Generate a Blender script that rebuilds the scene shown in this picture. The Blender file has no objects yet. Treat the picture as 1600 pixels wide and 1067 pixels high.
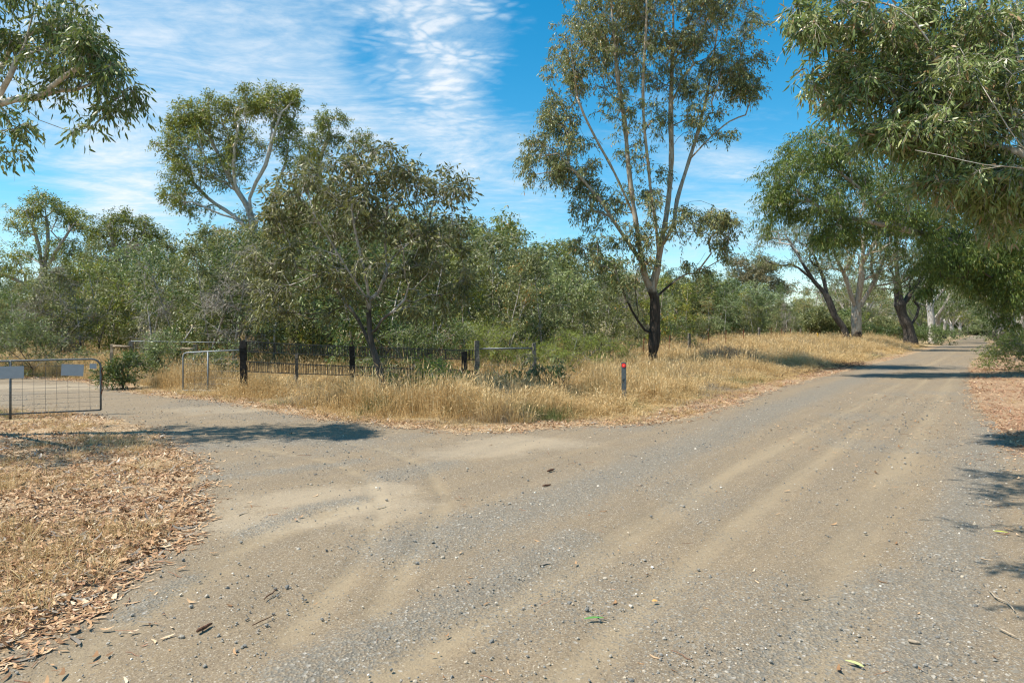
import bpy, math, random
import numpy as np
from mathutils import Vector

R = np.random.RandomState
random.seed(7)
scene = bpy.context.scene
COL = scene.collection

# ------------------------------------------------------------------ camera
CH, F, CX, HY = 1.65, 1067.0, 800.0, 518.0
cam_d = bpy.data.cameras.new('camera')
cam_d.sensor_width = 36.0
cam_d.lens = 36.0 * F / 1600.0
cam_d.shift_y = -15.5 / 1600.0
cam_d.clip_end = 3000
cam_d.clip_start = 0.05
cam = bpy.data.objects.new('camera', cam_d)
cam.location = (0, 0, CH)
cam.rotation_euler = (math.radians(90), 0, 0)
COL.objects.link(cam)
scene.camera = cam

# ------------------------------------------------------------------ light
SUN_EL = math.radians(57)
SHX, SHY = 0.96, 0.28                       # where shadows point on the ground
sun_d = bpy.data.lights.new('sun', 'SUN')
sun_d.energy = 5.0
sun_d.angle = math.radians(0.53)
sun_d.color = (1.0, 0.922, 0.80)
sun = bpy.data.objects.new('sun', sun_d)
ray = Vector((SHX * math.cos(SUN_EL), SHY * math.cos(SUN_EL), -math.sin(SUN_EL)))
sun.rotation_euler = ray.to_track_quat('-Z', 'Y').to_euler()
sun.location = (-30, 5, 45)
COL.objects.link(sun)

vs = scene.view_settings
vs.view_transform = 'Standard'
vs.look = 'None'
vs.exposure = 0.64
vs.gamma = 1.0
vs.use_curve_mapping = False
scene.render.engine = 'CYCLES'
cy = scene.cycles
cy.max_bounces = 6
cy.diffuse_bounces = 3
cy.transmission_bounces = 3
cy.transparent_max_bounces = 6
cy.glossy_bounces = 2
cy.use_denoising = True
cy.pixel_filter_type = "BLACKMAN_HARRIS"; cy.filter_width = 1.2
cy.use_adaptive_sampling = False

class NT:
    """tiny node-tree helper"""
    def __init__(s, tree):
        s.t = tree; s.n = tree.nodes; s.l = tree.links
    def add(s, typ, **kw):
        nd = s.n.new(typ)
        for k, v in kw.items():
            if k == 'ins':
                for a, b in v.items():
                    s.set(nd, a, b)
            else:
                setattr(nd, k, v)
        return nd
    def set(s, nd, key, val):
        sk = nd.inputs[key]
        if isinstance(val, bpy.types.NodeSocket):
            s.l.new(val, sk)
        elif isinstance(val, bpy.types.Node):
            s.l.new(val.outputs[0], sk)
        else:
            if sk.type == 'RGBA' and len(val) == 3:
                val = (*val, 1)
            sk.default_value = val
    def math(s, op, a, b=0.0, c=None, clamp=False):
        nd = s.add('ShaderNodeMath', operation=op, use_clamp=clamp)
        s.set(nd, 0, a); s.set(nd, 1, b)
        if c is not None: s.set(nd, 2, c)
        return nd.outputs[0]
    def mix(s, fac, a, b, bt='MIX'):
        nd = s.add('ShaderNodeMix', data_type='RGBA', blend_type=bt)
        s.set(nd, 0, fac); s.set(nd, 6, a); s.set(nd, 7, b)
        return nd.outputs[2]
    def ramp(s, fac, stops, interp='LINEAR'):
        nd = s.add('ShaderNodeValToRGB')
        nd.color_ramp.interpolation = interp
        els = nd.color_ramp.elements
        while len(els) < len(stops): els.new(0.5)
        for e, (p, c) in zip(els, stops):
            e.position = p
            e.color = (c, c, c, 1) if isinstance(c, (int, float)) else (*c, 1)
        s.set(nd, 0, fac)
        return nd.outputs[0]
    def noise(s, vec, scale, detail=3, rough=0.55, dist=0.0):
        nd = s.add('ShaderNodeTexNoise')
        if vec is not None: s.set(nd, 'Vector', vec)
        s.set(nd, 'Scale', scale); s.set(nd, 'Detail', detail)
        s.set(nd, 'Roughness', rough); s.set(nd, 'Distortion', dist)
        return nd.outputs[0]
    def mapr(s, v, a, b, c=0.0, d=1.0, smooth=True):
        nd = s.add('ShaderNodeMapRange', interpolation_type='SMOOTHSTEP' if smooth else 'LINEAR')
        s.set(nd, 0, v); s.set(nd, 1, a); s.set(nd, 2, b); s.set(nd, 3, c); s.set(nd, 4, d)
        return nd.outputs[0]

world = bpy.data.worlds.new('World')
scene.world = world
world.use_nodes = True
w = NT(world.node_tree)
w.n.clear()
sky = w.add('ShaderNodeTexSky', sky_type='NISHITA')
sky.sun_disc = False
sky.sun_elevation = SUN_EL
sky.sun_rotation = math.atan2(-SHX, -SHY)
sky.air_density = 1.0
sky.dust_density = 0.1
sky.ozone_density = 2.0
hs = w.add('ShaderNodeHueSaturation')
w.set(hs, 'Saturation', 1.46); w.set(hs, 'Value', 1.42); w.set(hs, 'Color', sky.outputs[0]); w.set(hs, 'Hue', 0.483)
tc = w.add('ShaderNodeTexCoord')
sep = w.add('ShaderNodeSeparateXYZ'); w.set(sep, 0, tc.outputs['Generated'])
zz = w.math('MAXIMUM', sep.outputs[2], 0.0)
zz = w.math('ADD', zz, 0.10)
ux = w.math('DIVIDE', sep.outputs[0], zz)
uy = w.math('DIVIDE', sep.outputs[1], zz)
cmb = w.add('ShaderNodeCombineXYZ'); w.set(cmb, 0, ux); w.set(cmb, 1, uy)
mp = w.add('ShaderNodeMapping')
mp.inputs['Rotation'].default_value = (0, 0, math.radians(24))
mp.inputs['Scale'].default_value = (0.85, 1.25, 1)
w.set(mp, 0, cmb)
n1 = w.noise(mp, 1.15, 10, 0.7, 0.9)
n2 = w.noise(mp, 6.5, 5, 0.65, 0.8)
n3 = w.noise(cmb, 0.35, 3, 0.5, 0.2)
# small dappled cells of the high cloud
dst = w.add('ShaderNodeTexNoise'); w.set(dst, 'Vector', mp.outputs[0]); dst.inputs['Scale'].default_value = 4.0; dst.inputs['Detail'].default_value = 4
vm = w.add('ShaderNodeVectorMath', operation='MULTIPLY_ADD'); w.set(vm, 0, dst.outputs['Color']); vm.inputs[1].default_value = (.35, .35, .35); w.set(vm, 2, mp.outputs[0])
vor = w.add('ShaderNodeTexVoronoi'); w.set(vor, 'Vector', vm.outputs[0]); w.set(vor, 'Scale', 17.0)
cell = w.mapr(vor.outputs[0], 0.15, 0.75, 1.0, 0.0)
# wide banks of thin cloud: soft lobes in direction space
def lobe(px, py, width, amp):
    d = Vector(((px - CX) / F, 1.0, -(py - HY) / F)).normalized()
    dn = w.add('ShaderNodeVectorMath', operation='DOT_PRODUCT')
    nrm = w.add('ShaderNodeVectorMath', operation='NORMALIZE'); w.set(nrm, 0, tc.outputs['Generated'])
    w.set(dn, 0, nrm.outputs[0]); dn.inputs[1].default_value = d
    return w.mapr(dn.outputs['Value'], math.cos(math.radians(width)), 1.0, 0.0, amp)
cov = w.math('MULTIPLY', w.math('SUBTRACT', n1, 0.5), 1.9)
for L in [(330, 90, 20, 0.34), (60, 260, 16, 0.22), (700, 20, 8, 0.6), (760, 285, 9, 0.28), (480, 150, 9, 0.2), (880, 60, 9, -0.55),
          (600, 100, 4, -0.25), (1180, 60, 10, -0.35), (1150, 330, 9, 0.26), (30, 300, 6, -0.2), (190, 300, 5, 0.22), (650,200,7,0.12)]:
    cov = w.math('ADD', cov, lobe(*L))
cov = w.math('ADD', cov, w.math('MULTIPLY', w.math('SUBTRACT', n2, 0.5), 0.62))
cov = w.math('ADD', cov, w.math('MULTIPLY', w.math('SUBTRACT', cell, 0.5), w.math('ADD', 0.06, lobe(700, 10, 11, 0.30))))
cfac = w.mapr(cov, -0.25, 1.1, 0.0, 0.95)
ccol = w.mix(w.mapr(cov, 0.2, 0.9), (5.6, 7.0, 7.9), (7.8, 8.1, 8.4))
skc = w.mix(cfac, hs.outputs[0], ccol)
bg = w.add('ShaderNodeBackground'); w.set(bg, 'Color', skc); w.set(bg, 'Strength', 0.082)
wo = w.add('ShaderNodeOutputWorld'); w.set(wo, 0, bg.outputs[0])

# ------------------------------------------------------------------ helpers
def P(px, py, Y):
    return np.array([(px - CX) / F * Y, Y, CH - (py - HY) / F * Y])
def G(px, py):
    Y = CH * F / (py - HY)
    return ((px - CX) / F * Y, Y)
def sstep(a, b, x):
    t = np.clip((x - a) / (b - a), 0, 1)
    return t * t * (3 - 2 * t)
def _h(i, j, s):
    n = (i.astype(np.int64) * 374761393 + j.astype(np.int64) * 668265263 + s * 974634777) & 0x7fffffff
    n = ((n ^ (n >> 13)) * 1274126177) & 0x7fffffff
    return ((n ^ (n >> 16)) & 0xffff) / 65535.0
def vnoise(x, y, s=0):
    x = np.asarray(x, float); y = np.asarray(y, float)
    i = np.floor(x); j = np.floor(y)
    u = x - i; v = y - j
    u = u * u * (3 - 2 * u); v = v * v * (3 - 2 * v)
    a = _h(i, j, s); b = _h(i + 1, j, s); c = _h(i, j + 1, s); d = _h(i + 1, j + 1, s)
    return (a * (1 - u) + b * u) * (1 - v) + (c * (1 - u) + d * u) * v
def fbm(x, y, s=0, o=3):
    r = 0; a = 0.5; t = 0
    for k in range(o):
        r = r + a * vnoise(np.asarray(x) * 2 ** k, np.asarray(y) * 2 ** k, s + k * 17); t += a; a *= 0.5
    return r / t

EDGE_Y = np.array([-10, 11.9, 12.7, 15, 18.9, 26.3, 42, 65.2, 126, 250, 600])
EDGE_X = np.array([1.5, 1.95, 3.1, 4.8, 7.1, 12.3, 23.6, 40, 82, 168, 415])
def bank_s(x, y):
    return (np.interp(y, EDGE_Y, EDGE_X) - x) * 0.81
def height(x, y):
    x = np.asarray(x, float); y = np.asarray(y, float)
    s = bank_s(x, y)
    h = 0.75 * sstep(27, 62, y) * sstep(0.3, 6, s)
    h = h + 0.10 * (fbm(x * 0.25, y * 0.25, 5, 2) - 0.5) * sstep(0.3, 2.5, s) * sstep(11, 16, y)
    return h
def hz(x, y):
    return float(height(x, y))

def new_mesh(name, verts, polys, attrs=None, smooth=False):
    """verts (N,3); polys: list of int arrays, each (M,k)."""
    me = bpy.data.meshes.new(name)
    verts = np.ascontiguousarray(verts, dtype=np.float32)
    me.vertices.add(len(verts)); me.vertices.foreach_set('co', verts.ravel())
    polys = [np.asarray(p, dtype=np.int32) for p in polys if len(p)]
    loops = np.concatenate([p.ravel() for p in polys])
    tot = np.concatenate([np.full(len(p), p.shape[1], np.int32) for p in polys])
    start = np.concatenate([[0], np.cumsum(tot)[:-1]]).astype(np.int32)
    me.loops.add(len(loops)); me.loops.foreach_set('vertex_index', loops)
    me.polygons.add(len(tot)); me.polygons.foreach_set('loop_start', start)
    me.polygons.foreach_set('loop_total', tot)
    me.polygons.foreach_set('use_smooth', np.full(len(tot), bool(smooth)))
    me.update(calc_edges=True)
    for k, v in (attrs or {}).items():
        v = np.asarray(v, dtype=np.float32)
        if v.ndim == 2:
            a = me.attributes.new(k, 'FLOAT_VECTOR', 'POINT'); a.data.foreach_set('vector', v.ravel())
        else:
            a = me.attributes.new(k, 'FLOAT', 'POINT'); a.data.foreach_set('value', v)
    return me
def link(name, me, mat=None, parent=None, loc=None):
    o = bpy.data.objects.new(name, me)
    COL.objects.link(o)
    if mat is not None and me is not None and not me.materials: me.materials.append(mat)
    if parent is not None: o.parent = parent
    if loc is not None: o.location = loc
    return o
def tag(o, label=None, cat=None, group=None, kind=None):
    if label: o['label'] = label
    if cat: o['category'] = cat
    if group: o['group'] = group
    if kind: o['kind'] = kind
    return o
def empty(name, loc, label, cat, group=None):
    o = bpy.data.objects.new(name, None); COL.objects.link(o)
    o.empty_display_size = 0.2
    o.location = loc
    return tag(o, label, cat, group)

# ------------------------------------------------------------------ materials
def principled(name, rough=0.8, spec=0.3):
    m = bpy.data.materials.new(name); m.use_nodes = True
    t = NT(m.node_tree)
    b = m.node_tree.nodes['Principled BSDF']
    b.inputs['Roughness'].default_value = rough
    b.inputs['Specular IOR Level'].default_value = spec
    return m, t, b

def leaf_mat(name, stops, transl=0.24, rough=0.42, spec=0.42):
    m, t, b = principled(name, rough, spec)
    at = t.add('ShaderNodeAttribute', attribute_name='rnd')
    oi = t.add('ShaderNodeObjectInfo')
    v = t.math('ADD', at.outputs['Fac'], t.math('MULTIPLY', t.math('SUBTRACT', oi.outputs['Random'], 0.5), 0.42), clamp=True)
    c = t.ramp(v, stops)
    t.set(b, 'Base Color', c)
    tr = t.add('ShaderNodeBsdfTranslucent')
    t.set(tr, 'Color', t.mix(0.5, c, (0.22, 0.24, 0.03), 'ADD'))
    mx = t.add('ShaderNodeMixShader'); t.set(mx, 0, transl)
    t.l.new(b.outputs[0], mx.inputs[1]); t.l.new(tr.outputs[0], mx.inputs[2])
    out = [n for n in t.n if n.type == 'OUTPUT_MATERIAL'][0]
    t.l.new(mx.outputs[0], out.inputs[0])
    return m

M = {}
M['leaf_grey'] = leaf_mat('grey green gum leaf', [(0, (0.048, 0.057, 0.017)), (.45, (0.153, 0.176, 0.063)), (.8, (0.295, 0.313, 0.129)), (.93, (0.368, 0.355, 0.129)), (1, (0.442, 0.219, 0.064))])
M['leaf_olive'] = leaf_mat('olive gum leaf', [(0, (0.054, 0.068, 0.011)), (.5, (0.194, 0.227, 0.039)), (.8, (0.370, 0.395, 0.076)), (.92, (0.486, 0.415, 0.076)), (1, (0.543, 0.263, 0.054))])
M['leaf_dark'] = leaf_mat('dark gum leaf', [(0, (0.023, 0.040, 0.009)), (.5, (0.089, 0.137, 0.034)), (.85, (0.182, 0.242, 0.083)), (1, (0.274, 0.295, 0.100))])
M['leaf_willow'] = leaf_mat('fine green leaf', [(0, (0.022, 0.039, 0.006)), (.5, (0.084, 0.131, 0.024)), (.85, (0.173, 0.228, 0.041)), (1, (0.266, 0.242, 0.057))], 0.3)
M['leaf_near'] = leaf_mat('near gum leaf', [(0, (0.037, 0.061, 0.015)), (.4, (0.120, 0.176, 0.049)), (.75, (0.238, 0.299, 0.107)), (.9, (0.349, 0.360, 0.150)), (1, (.30, .19, .10))], 0.25, 0.38, 0.5)
M['leaf_young'] = leaf_mat('young gum leaf', [(0, (0.070, 0.076, 0.025)), (.4, (0.174, 0.178, 0.065)), (.75, (0.313, 0.297, 0.130)), (.93, (0.418, 0.367, 0.170)), (1, (0.348, 0.205, 0.090))])
M['leaf_rust'] = leaf_mat('brownish far leaf', [(0, (.11, .10, .05)), (.5, (.18, .155, .075)), (1, (.25, .22, .12))])
M['leaf_lime'] = leaf_mat('wattle leaf', [(0, (0.105, 0.148, 0.019)), (.5, (0.210, 0.266, 0.039)), (1, (0.345, 0.370, 0.078))], 0.3)
M['leaf_blue'] = leaf_mat('bluish sapling leaf', [(0, (0.051, 0.073, 0.027)), (.5, (0.198, 0.252, 0.098)), (1, (0.405, 0.458, 0.192))], 0.25)
M['twig_dry'] = leaf_mat('dry twig', [(0, (.10, .08, .065)), (.5, (.20, .165, .13)), (1, (.32, .27, .21))], 0.05)

def bark_mat(name, dark, pale, streak):
    m, t, b = principled(name, 0.85, 0.2)
    at = t.add('ShaderNodeAttribute', attribute_name='pale')
    tc = t.add('ShaderNodeTexCoord')
    mp = t.add('ShaderNodeMapping'); mp.inputs['Scale'].default_value = (9, 9, 1.6); t.set(mp, 0, tc.outputs['Object'])
    n = t.noise(mp, 1.6, 5, 0.65, 0.4)
    n2 = t.noise(tc.outputs['Object'], 1.3, 3, 0.5)
    f = t.mapr(t.math('ADD', at.outputs['Fac'], t.math('MULTIPLY', t.math('SUBTRACT', n2, 0.5), 1.5)), 0.35, 0.62)
    dk = t.mix(t.mapr(n, 0.35, 0.65), tuple(x * 0.45 for x in dark), dark)
    pl = t.mix(t.mapr(n, 0.42, 0.66), pale, streak)
    t.set(b, 'Base Color', t.mix(f, dk, pl))
    bp = t.add('ShaderNodeBump'); t.set(bp, 'Height', n); t.set(bp, 'Distance', 0.02)
    t.set(bp, 'Strength', t.math('SUBTRACT', 0.95, t.math('MULTIPLY', f, 0.7)))
    t.set(b, 'Normal', bp.outputs[0])
    return m
M['bark_gum'] = bark_mat('gum bark', (.085, .065, .05), (.46, .40, .32), (.30, .20, .12))
M['bark_grey'] = bark_mat('grey gum bark', (.11, .095, .08), (.42, .39, .35), (.24, .20, .17))
M['bark_pale'] = bark_mat('pale gum bark', (.14, .12, .10), (.55, .51, .45), (.33, .28, .23))

# ------------------------------------------------------------------ ground
gp = [(-1100, 590), (-150, 588), (0, 590), (75, 592), (130, 597), (175, 607), (225, 617), (260, 622), (310, 626), (360, 630), (420, 640), (485, 652), (535, 660),
      (600, 664), (660, 670), (725, 676), (800, 675), (900, 667), (975, 666), (1060, 657), (1140, 635), (1200, 611), (1300, 585), (1400, 560), (1455, 545)]
GRAVEL = [G(*p) for p in gp] + [(82, 126), (168, 250), (410, 598), (416, 598), (174, 250), (87.5, 126), (45.5, 65.2), (38.3, 55), (28.2, 41.5), (21.8, 32.6), (14.4, 21.5),
          (9.9, 14.4), (7.3, 10), (6.0, 7), (5.6, 4.5), (5.4, 0), (5.2, -8), (-9, -8), (-6.2, 0), (-4, 2.0)] + \
         [G(*p) for p in [(0, 1024), (80, 968), (132, 920), (224, 876), (276, 844), (296, 780), (304, 752), (304, 716), (262, 690), (225, 665), (150, 650), (75, 645), (0, 641), (-150, 637), (-900, 634)]]
GRAVEL = np.array(GRAVEL)
def seg_dist(x, y, a, b):
    dx, dy = b[0] - a[0], b[1] - a[1]
    t = np.clip(((x - a[0]) * dx + (y - a[1]) * dy) / (dx * dx + dy * dy + 1e-12), 0, 1)
    return np.hypot(x - a[0] - t * dx, y - a[1] - t * dy)
def poly_sd(x, y, poly):
    """signed distance, positive inside"""
    d = np.full(np.shape(x), 1e9); ins = np.zeros(np.shape(x), bool)
    n = len(poly)
    for i in range(n):
        a = poly[i]; b = poly[(i + 1) % n]
        d = np.minimum(d, seg_dist(x, y, a, b))
        c = ((a[1] > y) != (b[1] > y)) & (x < (b[0] - a[0]) * (y - a[1]) / (b[1] - a[1] + 1e-12) + a[0])
        ins ^= c
    return np.where(ins, d, -d)
def band(x, y, pts, wd, s=3):
    """soft strip along a line of photo ground points"""
    pts = [G(*p) for p in pts]
    d = np.full(np.shape(x), 1e9)
    for a, b in zip(pts[:-1], pts[1:]): d = np.minimum(d, seg_dist(x, y, a, b))
    d = d + wd * 0.4 * (fbm(x * 1.7, y * 1.7, s, 3) - 0.5)
    return 1 - sstep(wd * 0.1, wd * 1.25, d)
def blob(x, y, px, py, rx, ry, s=4):
    gx, gy = G(px, py)
    q = np.hypot((x - gx) / rx, (y - gy) / ry) + 1.1 * (fbm(x * 1.1, y * 1.1, s, 4) - 0.5)
    return 1 - sstep(0.2, 1.2, q)
def masks(x, y):
    sd = poly_sd(x, y, GRAVEL)
    sdn = sd + 0.35 * (fbm(x * 1.3, y * 1.3, 11, 3) - 0.5) + 0.12 * (fbm(x * 7, y * 7, 12, 2) - 0.5)
    g = sstep(-0.18, 0.18, sdn)
    t = np.zeros_like(x); p = np.zeros_like(x); b = np.zeros_like(x)
    for pts, wd in [([(560, 1066), (780, 950), (950, 852), (1150, 732), (1290, 662), (1420, 590), (1490, 550)], 0.26), ([(880, 1066), (1060, 900), (1250, 740), (1370, 655), (1450, 592)], 0.18),
                    ([(590, 960), (655, 850), (700, 780), (665, 728), (600, 702), (500, 686), (380, 668)], 0.13),
                    ([(450, 1000), (560, 880), (600, 800), (580, 750), (520, 722), (430, 705), (330, 690)], 0.13),
                    ([(60, 1066), (230, 955), (390, 850), (560, 790)], 0.24),
                    ([(1240, 1066), (1330, 850), (1430, 680), (1500, 580)], 0.28)]:
        t = np.maximum(t, band(x, y, pts, wd))
    for q in [(480, 785, 1.3, 1.0), (600, 765, 0.6, 0.5), (370, 815, 0.7, 0.6), (800, 692, 1.7, 1.0), (740, 705, 1.2, 0.9), (360, 640, 1.6, 1.0), (60, 605, 5, 1.6)]:
        p = np.maximum(p, blob(x, y, *q))
    for pts, wd in [([(470, 1060), (620, 985), (760, 920), (900, 840)], 0.28), ([(640, 850), (850, 790), (1000, 730), (1150, 665), (1300, 606), (1400, 572)], 0.55),
                    ([(380, 835), (480, 795), (560, 780)], 0.16), ([(330, 748), (450, 735), (560, 720)], 0.2), ([(600, 745), (700, 725)], 0.35),
                    ([(200, 960), (300, 900)], 0.12), ([(1420, 1066), (1470, 900), (1510, 780), (1545, 660)], 0.3), ([(1150, 1066), (1400, 900)], 0.25), ([(300,700),(420,690),(560,690)],0.5)]:
        b = np.maximum(b, band(x, y, pts, wd, 8))
    b = np.maximum(b, 0.45 * sstep(0.60, 0.75, fbm(x * 0.6 + 3, y * 0.6, 21, 3)))
    # fallen leaves: in a belt outside the gravel edge, wide on the near left verge and the right verge
    lw = np.where(x < -1.5, np.where(y < 12.5, 6.0, 1.0), 1.05)
    right = (bank_s(x, y) < -3.5)
    lw = np.where(right, 9.0, lw)
    l = sstep(-0.35, 0.1, -sdn) * (1 - sstep(lw * 0.6, lw, -sd + 0.8 * (fbm(x, y, 31, 2) - .5)))
    red = np.where(right, 1.0, 0.0) * (1 - g) + (1 - g) * sstep(2.5, 5, x) * (~right) * 0.6
    return sd, g, t, p, b, l, red

def build_ground():
    th = np.concatenate([np.linspace(-180, -60, 25)[:-1], np.linspace(-60, -40, 30)[:-1], np.linspace(-40, 40, 420), np.linspace(40, 60, 30)[1:], np.linspace(60, 180, 25)[1:-1]])
    th = np.radians(90 - th)[::-1]
    rr = np.concatenate([np.linspace(0.5, 2.2, 12)[:-1], 2.2 * np.exp(np.arange(0, 330) * 0.0172)])
    n, m = len(rr), len(th)
    x = (rr[:, None] * np.cos(th)[None]).ravel(); y = (rr[:, None] * np.sin(th)[None]).ravel()
    x = np.append(x, 0.0); y = np.append(y, 0.0)
    sd, g, t, p, b, l, red = masks(x, y)
    z = height(x, y)
    lod = 1 - sstep(12, 35, np.hypot(x, y))
    z = z + lod * (0.030 * (fbm(x * 2.3, y * 2.3, 41, 3) - 0.5) + (1 - g) * 0.05 * (fbm(x * 3.5, y * 3.5, 42, 3) - 0.3) + 0.018 * b * g * fbm(x * 9, y * 9, 43, 2) - 0.012 * t)
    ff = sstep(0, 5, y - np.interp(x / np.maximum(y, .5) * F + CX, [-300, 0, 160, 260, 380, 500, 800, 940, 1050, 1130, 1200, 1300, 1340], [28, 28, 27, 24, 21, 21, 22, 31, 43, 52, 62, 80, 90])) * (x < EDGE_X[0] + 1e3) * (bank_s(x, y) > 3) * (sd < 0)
    i = np.arange(n - 1)[:, None]; j = np.arange(m)[None]
    jn = (j + 1) % m
    q = np.stack([i * m + j, (i + 1) * m + j, (i + 1) * m + jn, i * m + jn], -1).reshape(-1, 4)
    fan = np.stack([np.full(m, n * m), np.arange(m), (np.arange(m) + 1) % m], -1)
    cx = x[q].mean(1); cyy = y[q].mean(1)
    ing = sd[q].mean(1) > 0
    a = (0.0, 11.2); bb = (-2.6, 3.5)
    side = ((cx - a[0]) * (bb[1] - a[1]) - (cyy - a[1]) * (bb[0] - a[0])) > 0
    # side > 0 : left of the line joining the road mouth
    left = cx < np.interp(cyy, [3.5, 11.2], [-2.6, 0.0])
    sets = {'road': ing & ~left, 'side_track': ing & left, 'ground': ~ing}
    verts = np.stack([x, y, z], -1)
    for name, sel in sets.items():
        f = q[sel]
        polys = [f]
        if name == 'road': polys.append(fan)
        used = np.zeros(len(x), bool)
        for pp in polys: used[pp.ravel()] = True
        idx = np.cumsum(used) - 1
        me = new_mesh(name, verts[used], [idx[pp] for pp in polys],
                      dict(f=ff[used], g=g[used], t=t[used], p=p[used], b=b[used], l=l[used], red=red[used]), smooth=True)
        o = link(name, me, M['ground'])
        o['kind'] = 'structure'

def ground_mat():
    m, t, b = principled('gravel and dry earth', 0.92, 0.15)
    A = lambda n: t.add('ShaderNodeAttribute', attribute_name=n).outputs['Fac']
    geo = t.add('ShaderNodeNewGeometry'); pos = geo.outputs['Position']
    fine = t.noise(pos, 160, 3, 0.7)
    mid = t.noise(pos, 26, 4, 0.65)
    big = t.noise(pos, 1.1, 4, 0.6)
    v = t.add('ShaderNodeTexVoronoi'); t.set(v, 'Vector', pos); t.set(v, 'Scale', 62); t.set(v, 'Randomness', 1.0)
    v2 = t.add('ShaderNodeTexVoronoi'); t.set(v2, 'Vector', pos); t.set(v2, 'Scale', 145)
    sepc = t.add('ShaderNodeSeparateColor'); t.set(sepc, 0, v.outputs['Color'])
    sepd = t.add('ShaderNodeSeparateColor'); t.set(sepd, 0, v2.outputs['Color'])
    # packed dirt with embedded grit
    dirt = t.mix(big, (.250, .188, .113), (.300, .232, .150))
    dirt = t.mix(t.mapr(mid, .3, .7), t.mix(1, dirt, (.80, .80, .82), 'MULTIPLY'), dirt)
    grit = t.ramp(sepd.outputs[0], [(0, (.11, .085, .06)), (.35, (.190, .148, .105)), (.7, (.28, .226, .163)), (.95, (.37, .31, .225)), (1, (.6, .55, .45))])
    stone = t.ramp(sepc.outputs[1], [(0, (.10, .094, .082)), (.5, (.18, .168, .142)), (.9, (.27, .25, .21)), (1, (.52, .49, .44))])
    tt = A('t'); pp = A('p'); bb = A('b'); gg = A('g'); ll = A('l'); rd = A('red')
    turn = t.add('ShaderNodeMapping'); turn.inputs['Rotation'].default_value = (0, 0, math.radians(36)); t.set(turn, 0, pos)
    mpr = t.add('ShaderNodeMapping'); mpr.inputs['Scale'].default_value = (2.6, .16, 1); t.set(mpr, 0, turn.outputs[0])
    lane = t.noise(mpr, 1.0, 5, .62, .25)
    mpt = t.add('ShaderNodeMapping'); mpt.inputs['Scale'].default_value = (34, 6, 1); t.set(mpt, 0, turn.outputs[0])
    scuff = t.noise(mpt, 1.0, 3, .6, .2)
    mn = t.math('MULTIPLY', t.math('SUBTRACT', mid, .5), .8)
    dirt = t.mix(t.mapr(lane, .36, .64), t.mix(1, dirt, (.80, .82, .86), 'MULTIPLY'), dirt)
    dirt = t.mix(t.math('MULTIPLY', t.mapr(scuff, .45, .7), .35), dirt, (.17, .14, .10))
    tf = t.math('ADD', tt, mn, clamp=True); tf = t.math('MULTIPLY', tf, tt)
    base = t.mix(t.math('MULTIPLY', t.math('MULTIPLY', tf, t.mapr(lane, .3, .6, .35, 1.0)), .5), dirt, (.345, .275, .18))
    pf = t.mapr(t.math('ADD', t.math('MULTIPLY', pp, 1.1), t.math('ADD', mn, t.math('MULTIPLY', t.math('SUBTRACT', t.noise(pos, 5, 5, .65), .5), 1.3))), .1, 1.1)
    base = t.mix(t.math('MULTIPLY', pf, .5), base, (.41, .34, .245))
    gritf = t.mapr(t.math('ADD', t.math('ADD', sepd.outputs[1], t.math('ADD', t.math('MULTIPLY', bb, .35), t.math('MULTIPLY', t.math('SUBTRACT', lane, .5), -.9))), t.math('MULTIPLY', t.math('ADD', tt, pp), -.35)), .44, .58)
    base = t.mix(t.math('MULTIPLY', gritf, .75), base, grit)
    bf = t.math('MULTIPLY', t.mapr(t.math('ADD', t.math('ADD', sepc.outputs[2], t.math('MULTIPLY', bb, .50)), mn), .88, 1.06), .7)
    base = t.mix(bf, base, stone)
    base = t.mix(t.math('MULTIPLY', bb, .28), base, (.175, .166, .14))
    # verge: dry earth under leaves, straw colours
    lc = t.ramp(sepc.outputs[0], [(0, (.10, .065, .04)), (.3, (.22, .14, .08)), (.6, (.36, .24, .14)), (.85, (.48, .35, .22)), (1, (.62, .52, .38))])
    straw = t.mix(t.mapr(mid, .35, .65), (.22, .16, .085), (.46, .35, .19))
    lc = t.mix(t.math('MULTIPLY', rd, .22), lc, (.30, .16, .10))
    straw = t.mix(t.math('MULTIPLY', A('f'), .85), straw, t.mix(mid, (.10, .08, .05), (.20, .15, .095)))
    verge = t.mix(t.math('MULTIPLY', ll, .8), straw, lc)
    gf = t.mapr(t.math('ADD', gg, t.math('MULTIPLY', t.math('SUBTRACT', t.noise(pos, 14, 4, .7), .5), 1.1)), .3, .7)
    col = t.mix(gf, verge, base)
    # dark damp crumb line at the edge of the gravel
    t.set(b, 'Base Color', col)
    hgt = t.math('ADD', t.math('MULTIPLY', v.outputs['Distance'], t.math('ADD', .35, bb)), t.math('ADD', t.math('MULTIPLY', fine, .6), t.math('MULTIPLY', mid, 1.2)))
    bp = t.add('ShaderNodeBump'); t.set(bp, 'Height', hgt); t.set(bp, 'Distance', 0.010); t.set(bp, 'Strength', 0.65)
    t.set(b, 'Normal', bp.outputs[0])
    return m
M['ground'] = ground_mat()
build_ground()

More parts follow.
